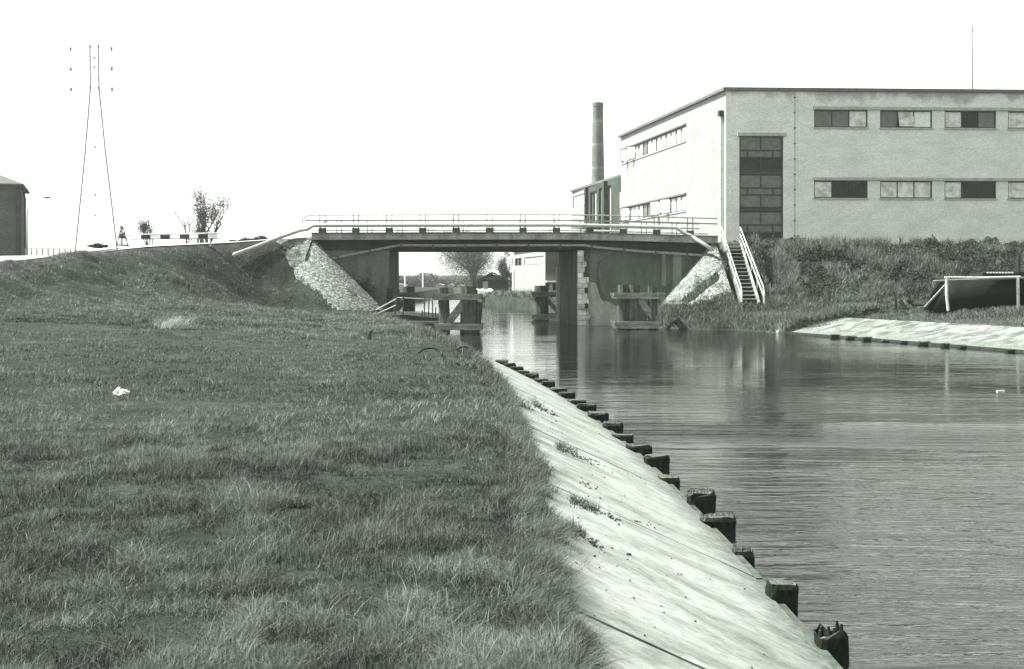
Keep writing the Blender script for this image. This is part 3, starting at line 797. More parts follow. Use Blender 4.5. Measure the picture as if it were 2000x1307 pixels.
def glass(name, lo, hi, scale=1.2, rough=.08, stretch=(1,1,1)):
    m = NM(name, rough, .15 if hi < .1 else .5); v = m.coord('Object', stretch); f_ = m.noise(v, scale, 4, .6)
    return m.col(m.ramp(f_, [(.35, lo), (.6, hi)]))
M['g_dark'] = glass('dark_glass', .004, .012)
M['g_grey'] = glass('grey_wired_glass', .07, .115, 3, .4)
M['g_white'] = glass('mottled_white_glass', .3, .6, 2.2, .15)  # opaque pane colour, noise between light greys
M['g_pale'] = glass('mottled_pale_glass', .5, .72, 1.2, .2)  # opaque pane colour, paler and broader noise
GL = {'D': 'g_dark', 'G': 'g_grey', 'W': 'g_white', 'P': 'g_pale'}
def window(wl, par, t0, t1, z0, z1, panes, fr=.07, dep=.16, frm='frame_dark', tilt=()):
    b = MB()
    wl.box(b, t0, t1, z1-fr, z1, -dep, -dep+.07); wl.box(b, t0, t1, z0, z0+fr, -dep, -dep+.07)
    wl.box(b, t0, t0+fr, z0+fr, z1-fr, -dep, -dep+.07); wl.box(b, t1-fr, t1, z0+fr, z1-fr, -dep, -dep+.07)
    n_ = len(panes); wd = (t1-t0-2*fr)/n_
    for i in range(1, n_):
        c_ = t0+fr+wd*i; wl.box(b, c_-fr*.35, c_+fr*.35, z0+fr, z1-fr, -dep, -dep+.062)
    f_ = b.build('window', M[frm], par)
    for i, g_ in enumerate(panes):
        a = t0+fr+wd*i; p = MB()
        if i in tilt:
            dz = .0; o_ = .3
            vs = [wl.P(a+.05, z0+fr, -dep+.02+o_), wl.P(a+wd-.05, z0+fr, -dep+.02+o_), wl.P(a+wd-.05, z1-fr, -dep+.02), wl.P(a+.05, z1-fr, -dep+.02)]
            vs += [tuple(Vector(q_)-wl.n*.02) for q_ in vs]
            p.add(vs, [(0,1,2,3), (7,6,5,4), (0,4,5,1), (1,5,6,2), (2,6,7,3), (3,7,4,0)])
            dd = MB(); dd.add([wl.P(a, z0+fr, -dep-.03), wl.P(a+wd, z0+fr, -dep-.03), wl.P(a+wd, z1-fr, -dep-.03), wl.P(a, z1-fr, -dep-.03)], [(0,1,2,3)])
            dd.build('pane', M['g_dark'], f_)
        else:
            p.add([wl.P(a, z0+fr, -dep+.02), wl.P(a+wd, z0+fr, -dep+.02), wl.P(a+wd, z1-fr, -dep+.02), wl.P(a, z1-fr, -dep+.02)], [(0,1,2,3)])
        p.build('pane', M[GL[g_]], f_)
    return f_

C0 = (13.585, 78.0); C1 = (46.0, 79.7); S1 = (9.2, 103.9)
front = Wall(C0, C1); sidew = Wall(S1, C0)
M['b_front'] = brick('pale_brick_front', .8, .68, .5, .22, .075, .014, (.86, 1.05), .9, 1, top=14.45)
M['b_side'] = brick('whitewashed_brick_side', .33, .27, .21, .22, .075, .01, (.85, 1.05), .4, 2)
fa = thing('factory_building', 'large flat roofed pale brick factory block with ribbon windows', 'building', (22, 85, 4.5))
ZR = 14.45
rows = [(12.17, 13.28), (7.66, 8.77)]
cols = [(1590, 1695), (1719, 1821), (1845, 1946), (1969, 2071), (2095, 2197)]
holes = [(front.s_at(a), front.s_at(b), z0, z1) for a, b in cols for z0, z1 in rows]
big_ = (front.s_at(1444), front.s_at(1530), 4.9, front.z_at(1, 266))
b = MB(); front.holed(b, 0.5, ZR, holes+[big_], .28); b.build('front_wall', M['b_front'], fa)
sh0, sh1 = sidew.s_at(1215), sidew.s_at(1339)
srows = [(12.2, 13.3), (7.3, 8.42)]
b = MB(); sidew.holed(b, .5, ZR, [(sh0, sh1, z0, z1) for z0, z1 in srows], .22); b.build('side_wall', M['b_side'], fa)
b = MB(); bk = [(46, 104.5), (9.2, 103.9)]
b.add([(46, 79.7, .5), (46, 104.5, .5), (46, 104.5, ZR), (46, 79.7, ZR), (9.2, 103.9, .5), (9.2, 103.9, ZR)], [(0,1,2,3), (1,4,5,2)]); b.build('rear_wall', M['b_front'], fa)
b = MB(); cs = [(13.4, 77.78), (46.2, 79.5), (46.2, 104.8), (8.95, 104.1)]
b.add([(x, y, ZR) for x, y in cs]+[(x, y, ZR+.2) for x, y in cs], [(3,2,1,0), (4,5,6,7), (0,1,5,4), (1,2,6,5), (2,3,7,6), (3,0,4,7)])
b.build('roof', M['coping'], fa)
pan = [['GGW', 'GWP', 'WDG', 'WGW', 'DWG'], ['WDD', 'WWW', 'WDD', 'WWG', 'DDW']]
for ri, (z0, z1) in enumerate(rows):
    for ci, (a, c_) in enumerate(cols):
        window(front, fa, front.s_at(a), front.s_at(c_), z0, z1, pan[ri][ci], tilt=(1,) if (ri, ci) == (0, 1) else ())
    b = MB(); front.box(b, front.s_at(1588), front.L-.3, z1+.02, z1+.2, 0, .14); b.build('lintel', M['lead'], fa)
    for ci, (a, c_) in enumerate(cols):
        b = MB(); front.box(b, front.s_at(a)-.05, front.s_at(c_)+.05, z0-.1, z0-.003, -.1, .09); b.build('sill', M['lead'], fa)
b = MB(); front.box(b, big_[0]-.15, big_[1]+.15, big_[3]+.003, big_[3]+.2, 0, .2); b.build('lintel', M['lead'], fa)
# tall stairwell window: rows of panes
zz = lambda y: front.z_at(1, 160+y*.2448)
t0, t1 = big_[0], big_[1]
fr = MB(); dep = .2
front.box(fr, t0, t0+.09, big_[2], big_[3], -dep, -dep+.09); front.box(fr, t1-.09, t1, big_[2], big_[3], -dep, -dep+.09)
rws = [(437, 545, 2, 'G'), (545, 600, 3, 'G'), (600, 705, 2, 'D'), (745, 845, 2, 'G'), (845, 900, 3, 'G'), (900, 1000, 2, 'G'), (1040, 1140, 2, 'G'), (1140, 1200, 3, 'G'), (1200, 1340, 1, 'D')]
panes = []
for (ya, yb, n_, k_) in rws:
    z1 = zz(ya); z0 = max(zz(yb), big_[2]+.01)
    front.box(fr, t0+.09, t1-.09, z0-.04, z0+.045, -dep, -dep+.085)
    cuts = {1: [0, 1], 2: [0, .5, 1], 3: [0, .18, .8, 1]}[n_]
    for i in range(n_):
        a = t0+.09+(t1-t0-.18)*cuts[i]; c_ = t0+.09+(t1-t0-.18)*cuts[i+1]
        if i: front.box(fr, a-.035, a+.035, z0+.045, z1-.045, -dep, -dep+.08)
        panes.append((a, c_, z0, z1, k_))
for ya, yb in ((705, 745), (1000, 1040)): front.box(fr, t0+.09, t1-.09, zz(yb)+.046, zz(ya)-.046, -dep-.02, -dep+.05)
f_ = fr.build('stairwell_window', M['frame_dark'], fa)
for a, c_, z0, z1, k_ in panes:
    p = MB(); p.add([front.P(a, z0, -dep+.02), front.P(c_, z0, -dep+.02), front.P(c_, z1, -dep+.02), front.P(a, z1, -dep+.02)], [(0,1,2,3)]); p.build('pane', M[GL[k_]], f_)
# side ribbon windows
for ri, (z0, z1) in enumerate(srows):
    n_ = 7; wd = (sh1-sh0)/n_
    seq = [['PP', 'PP', 'PG', 'PP', 'PP', 'PP', 'PP'], ['PP', 'PP', 'PG', 'GD', 'PP', 'PP', 'PP']][ri]
    for i in range(n_):
        f_ = window(sidew, fa, sh0+wd*i, sh0+wd*(i+1), z0, z1, seq[i], .08, .12, tilt=())
    # opened casements stand out of the wall, hinged at one side
    for tt in ([1.3, 3.2] if ri == 0 else [1.3, 10.2, 12.8]):
        a = sh0+tt; cb_ = MB(); p0 = Vector(sidew.P(a+1.0, z0+.05, .02)); p1 = Vector(sidew.P(a+.25, z0+.05, .55)); up = Vector((0, 0, z1-z0-.1))
        for q0, q1 in ((p0, p1), (p0+up, p1+up), (p0, p0+up), (p1, p1+up)): cb_.bar(q0, q1, .05, .05)
        of = cb_.build('casement', M['frame_dark'], fa)
        pm = MB(); pm.add([p0, p1, p1+up, p0+up], [(0,1,2,3)]); pm.build('pane', M['g_pale'], of)
    b = MB(); sidew.box(b, sh0-.2, sh1+.2, z1+.003, z1+.1, 0, .12); b.build('lintel', M['coping'], fa)
    b = MB(); sidew.box(b, sh0-.1, sh1+.1, z0-.08, z0-.003, -.1, .06); b.build('sill', M['lead'], fa)
dp = MB(); s0 = sidew.L-.55
dp.tube([sidew.P(s0, .6, .13), sidew.P(s0, 13.0, .13)], .075, 8); dp.build('downpipe', M['steel_grey'], fa)
dp = MB(); sidew.box(dp, s0-.17, s0+.17, 12.9, 13.25, .02, .3); dp.build('rainwater_head', M['black'], fa)
dp = MB(); s0 = front.s_at(1552); dp.tube([front.P(s0, 5, .04), front.P(s0, ZR, .04)], .022, 6); dp.build('lightning_conductor', M['steel_white'], fa)
for k in range(10):
    dp = MB(); z = 5.2+k*.98; front.box(dp, s0-.05, s0+.05, z, z+.08, 0, .07); dp.build('clip', M['steel_dark'], fa)
# stain patches below the coping as thin weathered runs are in the brick material; aerial
am = MB(); am.tube([at(1899, 176, 86), at(1899, 46, 86)], [.045, .02], 6); q_ = at(1899, 60, 86); am.tube([q_-Vector((.0,0,0)), q_+Vector((0,0,.1))], .05, 6)
o = am.build('roof_aerial', M['steel_dark'], loc=(0,0,0)); tag(o, 'thin aerial mast standing on the factory roof', 'aerial')

# annex beyond
an = thing('factory_annex', 'dark and pale lower wing behind the factory with a flat canopy', 'building', (9, 114, 1))
A0 = Vector((6.0, 123.0, 0)); A1 = Vector((9.15, 104.2, 0))
aw = Wall(A0, A1)
tsp = aw.s_at(1149)
b = MB(); aw.holed(b, .5, 11.2, [(.5, tsp-.4, 9.6, 10.7)], .2, 0, tsp); b.build('side_wall', M['b_side'], an)
window(aw, an, .5, tsp-.4, 9.6, 10.7, 'PPPPP', .06, .1)
M['b_dark'] = brick('dark_brick', .11, .07, .09, .22, .075, .012, (.6, 1.1), .4, 5)
M['b_annex'] = brick('brown_brick_annex', .075, .045, .07, .22, .075, .012, (.6, 1.1), .4, 5)
hs = [(tsp+.8, tsp+3.3, 7.8, 10.6), (tsp+4.2, tsp+6.8, 6.4, 10.7), (tsp+7.6, tsp+8.8, 6.4, 10.7), (tsp+1, tsp+2.6, 3.6, 6.8)]
b = MB(); aw.holed(b, .5, 11.2, hs, .3, tsp, aw.L); b.build('dark_wall', M['b_annex'], an)
for h in hs: window(aw, an, h[0], h[1], h[2], h[3], 'GDPD' if h[1]-h[0] > 2 else 'PD', .1, .2)
b = MB(); aw.box(b, tsp+6.9, tsp+7.5, 1, 11.15, 0, .35); b.build('pilaster', M['b_annex'], an)
b = MB(); aw.box(b, tsp-.5, tsp-.0, 1, 11.15, 0, .3); b.build('pilaster', M['b_annex'], an)
b = MB(); aw.box(b, tsp-.8, tsp+5.2, 7.15, 7.4, 0, 1.5); b.build('canopy', M['coping'], an)
b = MB(); aw.box(b, tsp+2.9, tsp+4.6, 5.1, 6.2, 0, .25); b.build('wall_box', M['roof_dark'], an)
b = MB(); b.add([(5.8, 123.1, 11.2), (9.3, 103.95, 11.2), (30, 104, 11.2), (30, 123.5, 11.2), (5.8, 123.1, 11.42), (9.3, 103.95, 11.42), (30, 104, 11.42), (30, 123.5, 11.42)],
     [(0,3,2,1), (4,5,6,7), (0,1,5,4), (1,2,6,5), (2,3,7,6), (3,0,4,7)][:1]+[(4,5,6,7), (0,1,5,4), (1,2,6,5), (2,3,7,6), (3,0,4,7)]); b.build('roof', M['coping'], an)
# low waterside building seen under the bridge
lb = thing('waterside_building', 'pale low building with dark brick end seen under the bridge', 'building', (6, 118, 1))
L0 = (.2, 126.4); L1 = (2.98, 110.0); lw = Wall(L0, L1); le = Wall(L1, (12, 110.6))
b = MB(); lw.holed(b, .4, 5.2, [(lw.s_at(1006), lw.s_at(1019), 3.85, 4.6), (lw.s_at(1024), lw.s_at(1062), 3.85, 4.6)], .2); b.build('side_wall', M['b_side'], lb)
window(lw, lb, lw.s_at(1006), lw.s_at(1019), 3.85, 4.6, 'DGDG', .06, .1); window(lw, lb, lw.s_at(1024), lw.s_at(1062), 3.85, 4.6, 'PPPPPPPP', .06, .1)
b = MB(); le.holed(b, .4, 5.2, [(.3, 1.7, 1.0, 2.15)], .3); b.build('end_wall', M['b_dark'], lb)
window(le, lb, .3, 1.7, 1.0, 2.15, 'WDWD', .06, .15)
b = MB(); le.box(b, .05, 3, 2.2, 2.35, 0, .6); b.build('canopy', M['white'], lb)
b = MB(); b.add([(.0, 126.5, 5.2), (2.9, 109.8, 5.2), (12.2, 110.4, 5.2), (12, 127, 5.2), (.0, 126.5, 5.4), (2.9, 109.8, 5.4), (12.2, 110.4, 5.4), (12, 127, 5.4)], [(4,5,6,7), (0,1,5,4), (1,2,6,5), (3,0,4,7), (0,3,2,1)]); b.build('roof', M['coping'], lb)
b = MB(); p = lw.P(.15, 0, .1); b.tube([(p[0], p[1], .5), (p[0], p[1], 3.4)], .1, 8); b.build('downpipe', M['white'], lb)

# chimney
b = MB(); Y = 150; zt = zpx(201, Y); xc = (1167.5-1000)*Y/F
zs = np.linspace(1, zt-.5, 12); b.tube([(xc, Y, z) for z in zs]+[(xc, Y, zt-.5), (xc, Y, zt-.48), (xc, Y, zt)], [1.08-.44*(z-1)/(zt-1) for z in zs]+[.63, .70, .70], 24)
m = NM('chimney_brick', .9, .15); v = m.coord('Object'); f_ = m.noise(v, .6, 5); sp = m.n('ShaderNodeSeparateXYZ'); m.l(v, sp.inputs[0])
wv = m.n('ShaderNodeMath', operation='SINE'); ml = m.n('ShaderNodeMath', operation='MULTIPLY'); m.l(sp.outputs[2], ml.inputs[0]); ml.inputs[1].default_value = 2.2; m.l(ml.outputs[0], wv.inputs[0])
c = m.mix(m.ramp(f_, [(.3, .1), (.7, .2)]), m.ramp(wv.outputs[0], [(.9, (1,)*3+(1,)), (.99, (1.5,)*3+(1,))]), 1.0, 'MULTIPLY'); m.col(c)
tag(b.build('brick_chimney', m.m, loc=(xc, Y, 1), smooth=False), 'tall round tapering brick factory chimney', 'chimney')

# brick building far left
lh = thing('brick_house', 'dark brick building with pilasters at the left edge', 'building', (-40, 98, 4.3))
hb = Wall((-60, 92), (-38.24, 95.9)); hr_ = Wall((-38.24, 95.9), (-41.25, 104))
zt = zpx(362, 95.5)
b = MB(); hb.holed(b, 3.5, zt, []); hr_.holed(b, 3.5, zt, []); b.build('wall', brick('soot_brick', .13, .085, .1, .22, .075, .012, (.7, 1.1), .5, 8), lh)
for k in range(8):
    b = MB(); s0 = hb.L-.28-k*2.0; hb.box(b, s0-.16, s0+.16, 3.5, zt-.1, 0, .1); b.build('pilaster', M['b_annex'], lh)
b = MB()
rp = [(-60.4, 91.5), (-37.95, 95.5), (-41.0, 104.5), (-60.4, 104.5)]
ri_ = [(-58, 98, zt+2.1), (-44, 100, zt+2.1)]
b.add([(x, y, zt-.05) for x, y in rp]+ri_+[(x, y, zt+.12) for x, y in rp], [(6,7,5,4), (7,8,5), (8,9,4,5), (9,6,4), (0,1,7,6), (1,2,8,7), (0,3,2,1)]); b.build('roof', M['slate'], lh)
b = MB(); b.tube([(-38.12, 96.2, 3.6), (-38.12, 96.2, zt-1), (-38.2, 95.9, zt-.1)], .09, 6); b.build('downpipe', M['black'], lh)

# ------------------------------------------------------------------ pylon
py_ = thing('lattice_pylon', 'tall pale steel electricity pylon behind the embankment', 'pylon', (-50.5, 150, 3.0))
b = MB(); YP = 150.0
def pw(px, py, dy): v_ = at(px, py, YP); v_.y += dy; v_.x += dy*v_.x/YP; return v_
def hw(py): return float(np.interp(py, [92, 173, 300, 490], [8.5, 8.5, 20, 41]))
cx = lambda py: float(np.interp(py, [92, 490], [184, 188]))
lev = [92, 115, 133, 153, 173, 200, 230, 262, 296, 335, 380, 430, 490]
dpt = lambda py: hw(py)*YP/F
for sx in (-1, 1):
    for sy_ in (-1, 1):
        b2 = MB(); b2.tube([pw(cx(y)+sx*hw(y), y, sy_*dpt(y)) for y in lev], .09, 5); b2.build('leg', M['rail_paint'], py_)
for sy_ in (-1, 1):
    b = MB()
    for a, c_ in zip(lev[:-1], lev[1:]):
        b.tube([pw(cx(a)-hw(a), a, sy_*dpt(a)), pw(cx(c_)+hw(c_), c_, sy_*dpt(c_))], .022, 4); b.tube([pw(cx(a)+hw(a), a, sy_*dpt(a)), pw(cx(c_)-hw(c_), c_, sy_*dpt(c_))], .022, 4)
        b.tube([pw(cx(a)-hw(a), a, sy_*dpt(a)), pw(cx(a)+hw(a), a, sy_*dpt(a))], .022, 4)
    b.build('bracing', M['pylon'], py_)
for y in (92, 131, 171):
    b2 = MB()
    for sx in (-1, 1):
        for dy in (-dpt(y), dpt(y)): b2.tube([pw(cx(y)+sx*8, y, dy), pw(cx(y)+sx*40, y, 0)], .02, 4)
        b2.tube([pw(cx(y)+sx*8, y-9, 0), pw(cx(y)+sx*40, y, 0)], .02, 4)
    arm = b2.build('crossarm', M['pylon'], py_)
    for sx in (-1, 1):
        b3 = MB(); p = pw(cx(y)+sx*(46 if sx < 0 else 34), y+3, 0); b3.tube([p+Vector((0, 0, .15)), p-Vector((.0, 0, .28))], .13, 6); b3.build('insulator', M['steel_dark'], arm)
for y, x in ((115, 184), (133, 184), (92, 176), (92, 192), (173, 176), (173, 193), (290, 186), (383, 187), (423, 187)):
    b3 = MB(); p = pw(x, y, -dpt(y)-.1); b3.tube([p+Vector((0, 0, .13)), p-Vector((0, 0, .13))], .11, 6); b3.build('bracket', M['steel_dark'], py_)

# street lamp
b = MB(); b.tube([at(53, 500, 100), at(53, 420, 100), at(55, 400, 100), at(62, 391, 100), at(75, 387, 100), at(88, 386, 100)], [.07, .05, .04, .03, .03, .03], 6)
q_ = at(92, 386, 100)
sl_ = thing('street_lamp', 'thin curved arm street lamp beside the brick building', 'street lamp', (at(53, 500, 100).x, 100, 4))
b.build('pole', M['rail_paint'], sl_); b = MB(); b.tube([q_-Vector((.3,0,0)), q_, q_+Vector((.25, 0, 0))], [.05, .11, .05], 6); b.build('lamp_head', M['steel_dark'], sl_)

# wire fence
b = MB(); wf = thing('wire_fence', 'low wire mesh fence between the brick building and the pylon', 'fence', (-30, 78, 3.9))
for k in range(9):
    px = 50+k*11; pb = MB(); p0 = at(px, 500, 78); pb.tube([p0-Vector((0,0,.4)), at(px, 485+.0*k, 78)], .035, 5); pb.build('post', M['rail_paint'], wf)
for y in (485.5, 488.5, 491.5, 494.5, 498): b.tube([at(50, y, 78), at(138, y+.5, 78)], .014 if y > 486 else .03, 4)
for k in range(44): px = 50+k*2; b.tube([at(px, 485.5, 78), at(px, 499, 78)], .008, 3)
b.build('mesh', M['rail_paint'], wf)

# barrier board
bb = thing('striped_barrier', 'black and white striped road barrier board on the embankment', 'road barrier', (-16.2, 60, 4.1))
YB = 60.0
xsb = [(275, 294, 'k'), (294, 313, 'w'), (313, 332, 'k'), (332, 351, 'w'), (351, 370, 'k'), (370, 387, 'w'), (387, 406, 'k'), (406, 424, 'w')]
for a, c_, k_ in xsb:
    b = MB(); tl = (455-.004*(a-275)*6); p0 = at(a, 457.5-(a-275)*.008, YB); p1 = at(c_, 466.5-(a-275)*.008, YB); b.box((p0.x+.002, YB, p1.z), (p1.x-.002, YB+.05, p0.z)); b.build('board', M['black'] if k_ == 'k' else M['white'], bb)
b = MB(); b.tube([at(230, 462, YB-.1), at(262, 458.5, YB-.05), at(432, 455.5, YB+.0)], .035, 6); b.build('top_rail', M['steel_white'], bb)
b = MB(); b.tube([at(230, 464, YB-.1), at(258, 467.5, YB-.05), at(275, 467.3, YB+.0), at(432, 466.5, YB)], .022, 6); b.build('lower_rail', M['steel_dark'], bb)
for px in (298, 411, 370):
    b = MB(); b.tube([at(px, 467, YB+.08), at(px, 482, YB+.08)], .04, 6); b.build('post', M['steel_white'], bb)
tf = thing('steel_trestle', 'small dark winch trestle at the left end of the striped barrier', 'trestle', (-19.2, 60, 4.1))
for (xa, ya, xb, yb, r) in [(236, 441, 229, 478, .025), (238, 441, 238, 478, .045), (240, 443, 250, 478, .03), (231, 462, 246, 462, .03), (234, 450, 242, 458, .03), (226, 478, 252, 478, .04)]:
    b = MB(); b.tube([at(xa, ya, YB), at(xb, yb+2, YB+(.3 if r < .03 else 0))], r, 6); b.build('strut', M['steel_dark'], tf)
b = MB(); b.tube([at(234, 459, YB-.05), at(242, 459, YB-.05)], .14, 10); b.build('drum', M['steel_dark'], tf)

# ------------------------------------------------------------------ black barge with white pole frame
bg_ = thing('black_barge', 'black tarred barge hull hauled out on the right bank', 'boat', (19.5, 54, 1.2))
YH = 53.0
def hull():
    b = MB(); st_ = np.linspace(0, 1, 15); rws_ = []
    xL, xR = at(1806, 0, YH).x, at(2120, 0, YH).x
    for s_ in st_:
        x_top = xL+(.35)+(xR-xL)*s_ if s_ > 0 else at(1845, 0, YH).x
        x_top += .42*(1-s_)
        wdt = 2.0*min(1, (s_*3.2)**.6) if s_ > 0 else .05
        zt_ = zpx(np.interp(s_, [0, .15, 1], [549, 546, 543]), YH)
        rake = at(1806, 0, YH).x+(xR-xL)*max(s_-.0, 0)
        ring = []
        for k_ in range(9):
            a = k_/8; # from near-gunwale under to far-gunwale
            side_ = -1+2*a
            dz = 1-abs(side_)**2.2 if abs(side_) < 1 else 0
            zb = 1.12
            z = zt_-(zt_-zb)*min(1, (1-abs(side_))*4)
            xo = (zt_-z)/(zt_-zb)*(-.85 if s_ < .4 else 0)*(1-s_/.4 if s_ < .4 else 0)*1.0
            ring.append((x_top+xo*1.0, YH+1.2+side_*wdt*(.55+.45*abs(side_)), z))
        rws_.append(ring)
    for r_ in rws_: b.v += r_
    for i in range(len(rws_)-1):
        for k_ in range(8): b.f.append((i*9+k_, i*9+k_+1, (i+1)*9+k_+1, (i+1)*9+k_))
        b.f.append((i*9+8, i*9, (i+1)*9, (i+1)*9+8))
    b.f.append(tuple(range(9))); return b
hull().build('hull', M['tar'], bg_, smooth=True)
b = MB(); b.tube([at(1822, 550, YH-.6), at(1848, 548, YH-.75), at(1990, 543, YH-.85), at(2080, 541, YH-.85)], .05, 6); b.build('gunwale', M['wood_pale'], bg_)
b = MB(); b.tube([at(1847, 556, YH-.3), at(1806, 600, YH+.2)], .045, 6); b.build('stem_band', M['rail_paint'], bg_)
b = MB(); b.prism([(at(1925, 0, YH).x, zpx(543, YH)), (at(1925, 0, YH).x, zpx(533, YH)), (at(2100, 0, YH).x, zpx(531, YH)), (at(2100, 0, YH).x, zpx(543, YH))], YH+.3, YH+1.9); b.build('cabin', M['wood_dark'], bg_)
b = MB()
for k_ in range(9): p = at(1933+k_*6, 532.5, YH); b.box((p.x, YH+.28, p.z-.03), (p.x+.09, YH+.32, p.z+.03))
b.build('cabin_trim', M['white'], bg_)
b = MB(); b.tube([at(1989, 536, YH+1), at(1989, 501, YH+1)], .08, 8); b.build('stove_pipe', M['black'], bg_)
fr_ = thing('pole_gateway', 'white frame of two posts and a crossbar standing before the black barge', 'gateway', (18.5, 51.5, 1.1))
for pts in ([(1849, 541), (1849, 575), (1852, 607)], [(1988, 541), (1989, 605)]):
    b = MB(); b.tube([at(x, y, 51.6) for x, y in pts], .065, 8, jit=.08); b.build('post', M['steel_white'], fr_)
b = MB(); b.tube([at(1845, 542, 51.6), at(1920, 542.5, 51.6), at(1993, 541, 51.6)], .045, 8, jit=.08); b.build('crossbar', M['steel_white'], fr_)
for (x0, y0, x1, y1, nm, lab) in [(1749, 580, 1750, 601, 'short_post', 'short dark post on the right bank left of the barge')]:
    b = MB(); b.tube([at(x0, y0, 56), at(x1, y1+3, 56)], .06, 8); tag(b.build('wooden_post', M['wood_dark'], loc=(0,0,0)), lab, 'post')
b = MB(); b.tube([at(1771, 586, 55), at(1785, 593, 55), at(1808, 594, 54.5)], [.1, .14, .08], 7, jit=.15); tag(b.build('driftwood_log', M['wood_dark'], loc=(0,0,0)), 'dark curved log lying on the right bank by the barge bow', 'log')
b = MB(); b.tube([at(1758, 588, 55), at(1770, 604, 54.8)], [.1, .07], 7, jit=.15); tag(b.build('wood_stump', M['wood_dark'], loc=(0,0,0)), 'short dark leaning timber between the post and the curved log', 'timber')

# ------------------------------------------------------------------ distance under the bridge
vd = thing('distant_viaduct', 'long pale low viaduct across the distance seen under the bridge', 'viaduct', (-20, 262, 0))
b = MB(); b.box((-90, 258, 2.55), (60, 266, 3.25)); b.build('deck', simple('pale_far_concrete', .35, .5, .3, .9), vd)
b = MB(); b.tube([(-90, 258, 3.75), (60, 258, 3.75)], .07, 5); b.build('parapet_rail', M['steel_grey'], vd)
for k_ in range(14): 
    b = MB(); x = -85+k_*10; b.box((x-.5, 259.5, 0), (x+.5, 264, 2.55)); b.build('pier', M['lead'], vd)
for px, lab in ((791, 'white pole on the far shore nearer the left abutment'), (826, 'white pole on the far shore right of the other one')):
    b = MB(); p0 = at(px, 569, 228); p1 = at(px, 531, 228); b.tube([p0, p1], .14, 6); tag(b.build('white_pole', M['white'], loc=(0,0,0)), lab, 'pole', 'white poles on the far shore')
b = MB(); b.add([(-70, SH+3, .6), (20, SH+3, .6), (20, SH+3.5, 1.05), (-70, SH+3.5, 1.05)], [(0,1,2,3)])
b = MB(); b.box((-60, SH+.2, -.5), (30, SH+1.0, .75)); tag(b.build('quay_wall', M['lead'], loc=(0,0,0)), 'pale low quay wall along the far shore', 'quay')
for k_, (px, wpx, y0, y1) in enumerate([(778, 30, 561, 554), (858, 16, 561, 554), (880, 9, 562, 554), (899, 12, 562, 556)]):
    t = thing('far_shed', ['small white roofed shed near the left abutment on the far shore', 'left one of three tiny pale sheds on the far shore', 'middle one of three tiny pale sheds on the far shore', 'right one of three tiny pale sheds on the far shore'][k_], 'shed', tuple(at(px, 566, 236)), 'small pale sheds on the far shore')
    a = at(px-wpx/2, 566, 236); c_ = at(px+wpx/2, y0-4, 236); b = MB(); b.box((a.x, 236, .8), (c_.x, 239, c_.z)); b.build('wall', M['lead'], t)
    b = MB(); b.prism([(a.x-.2, c_.z), (c_.x+.2, c_.z), ((a.x+c_.x)/2, at(0, y1, 236).z)], 235.8, 239.2); b.build('roof', M['lead'], t)
# boathouse
bh = thing('wooden_boathouse', 'dark timber boathouse with shallow gable beside the big willow', 'shed', (-2.1, 132, .9))
Yb = 130.0
x0, x1 = at(933, 0, Yb).x, at(993, 0, Yb).x; xm = at(961, 0, Yb).x; zg = zpx(533, Yb); ze = zpx(549, Yb)
b = MB(); b.prism([(x0, .6), (x1, .6), (x1, ze), (xm, zg-.12), (x0, ze)], Yb, Yb+6); b.build('wall', M['wood'], bh)
b = MB()
b.bar((x0-.3, Yb+2.8, ze-.08), (xm, Yb+2.8, zg+.02), 6.8, .14); b.bar((xm, Yb+2.8, zg+.02), (x1+.3, Yb+2.8, ze-.08), 6.8, .14); b.build('roof', M['roof_dark'], bh)
b = MB(); xa, xb_ = at(943, 0, Yb).x, at(980, 0, Yb).x; b.box((xa, Yb-.05, .8), (xb_, Yb-.002, zpx(547, Yb))); b.build('doorway', M['black'], bh)
b = MB(); b.box((xa, Yb-.1, .8), (xa+.55, Yb-.055, zpx(550, Yb))); b.build('door', M['lead'], bh)
b = MB(); b.prism([(x0+.5, zpx(546, Yb)), (x1-.6, zpx(546, Yb)), (xm, zg-.3)], Yb-.06, Yb-.003); b.build('gable_board', M['wood_pale'], bh)
# rubble heap and bank
hp = MB()
for k_ in range(40):
    p = at(random.uniform(930, 962), random.uniform(568, 574), 122); s_ = random.uniform(.1, .28); hp.tube([p, p+Vector((s_, .1, s_*.5))], [s_*.9, s_*.5], 6, jit=.3)
tag(hp.build('rubble_heap', M['white'], loc=(0,0,0)), 'heap of white rubble on the bank before the boathouse', 'rubble', kind='stuff')

# small floating plank
p = at(1955, 765, F*CH/(765-HY)); b = MB(); b.bar(p+Vector((-.09, 0, .01)), p+Vector((.09, 0.03, .015)), .05, .03); tag(b.build('floating_litter', M['plastic'], loc=(0,0,0)), 'small white scrap floating on the water at the right', 'litter')

# ------------------------------------------------------------------ litter on the grass
def ground_hit(px, py):
    Y = 30.0
    for Y in np.arange(4, 70, .05):
        X = (px-1000)*Y/F; z = CH-(py-HY)*Y/F
        if z <= float(H(X, Y)): return X, Y, float(H(X, Y))
    return X, Y, z
X, Y, z = ground_hit(236, 778)
b = MB(); n_ = 16; 
for i in range(9):
    for k_ in range(n_):
        a = 2*math.pi*k_/n_; r = math.sin(math.pi*(i+.4)/9)*(1+random.uniform(-.3, .3))
        b.v.append((X+r*.17*math.cos(a)*.6, Y+r*.08*math.sin(a), z+.06+.055*math.cos(math.pi*i/8)*(1+random.uniform(-.3, .3))+(.04 if (k_ in (5,6) and i < 3) else 0)))
for i in range(8):
    for k_ in range(n_): b.f.append((i*n_+k_, (i+1)*n_+k_, (i+1)*n_+(k_+1) % n_, i*n_+(k_+1) % n_))
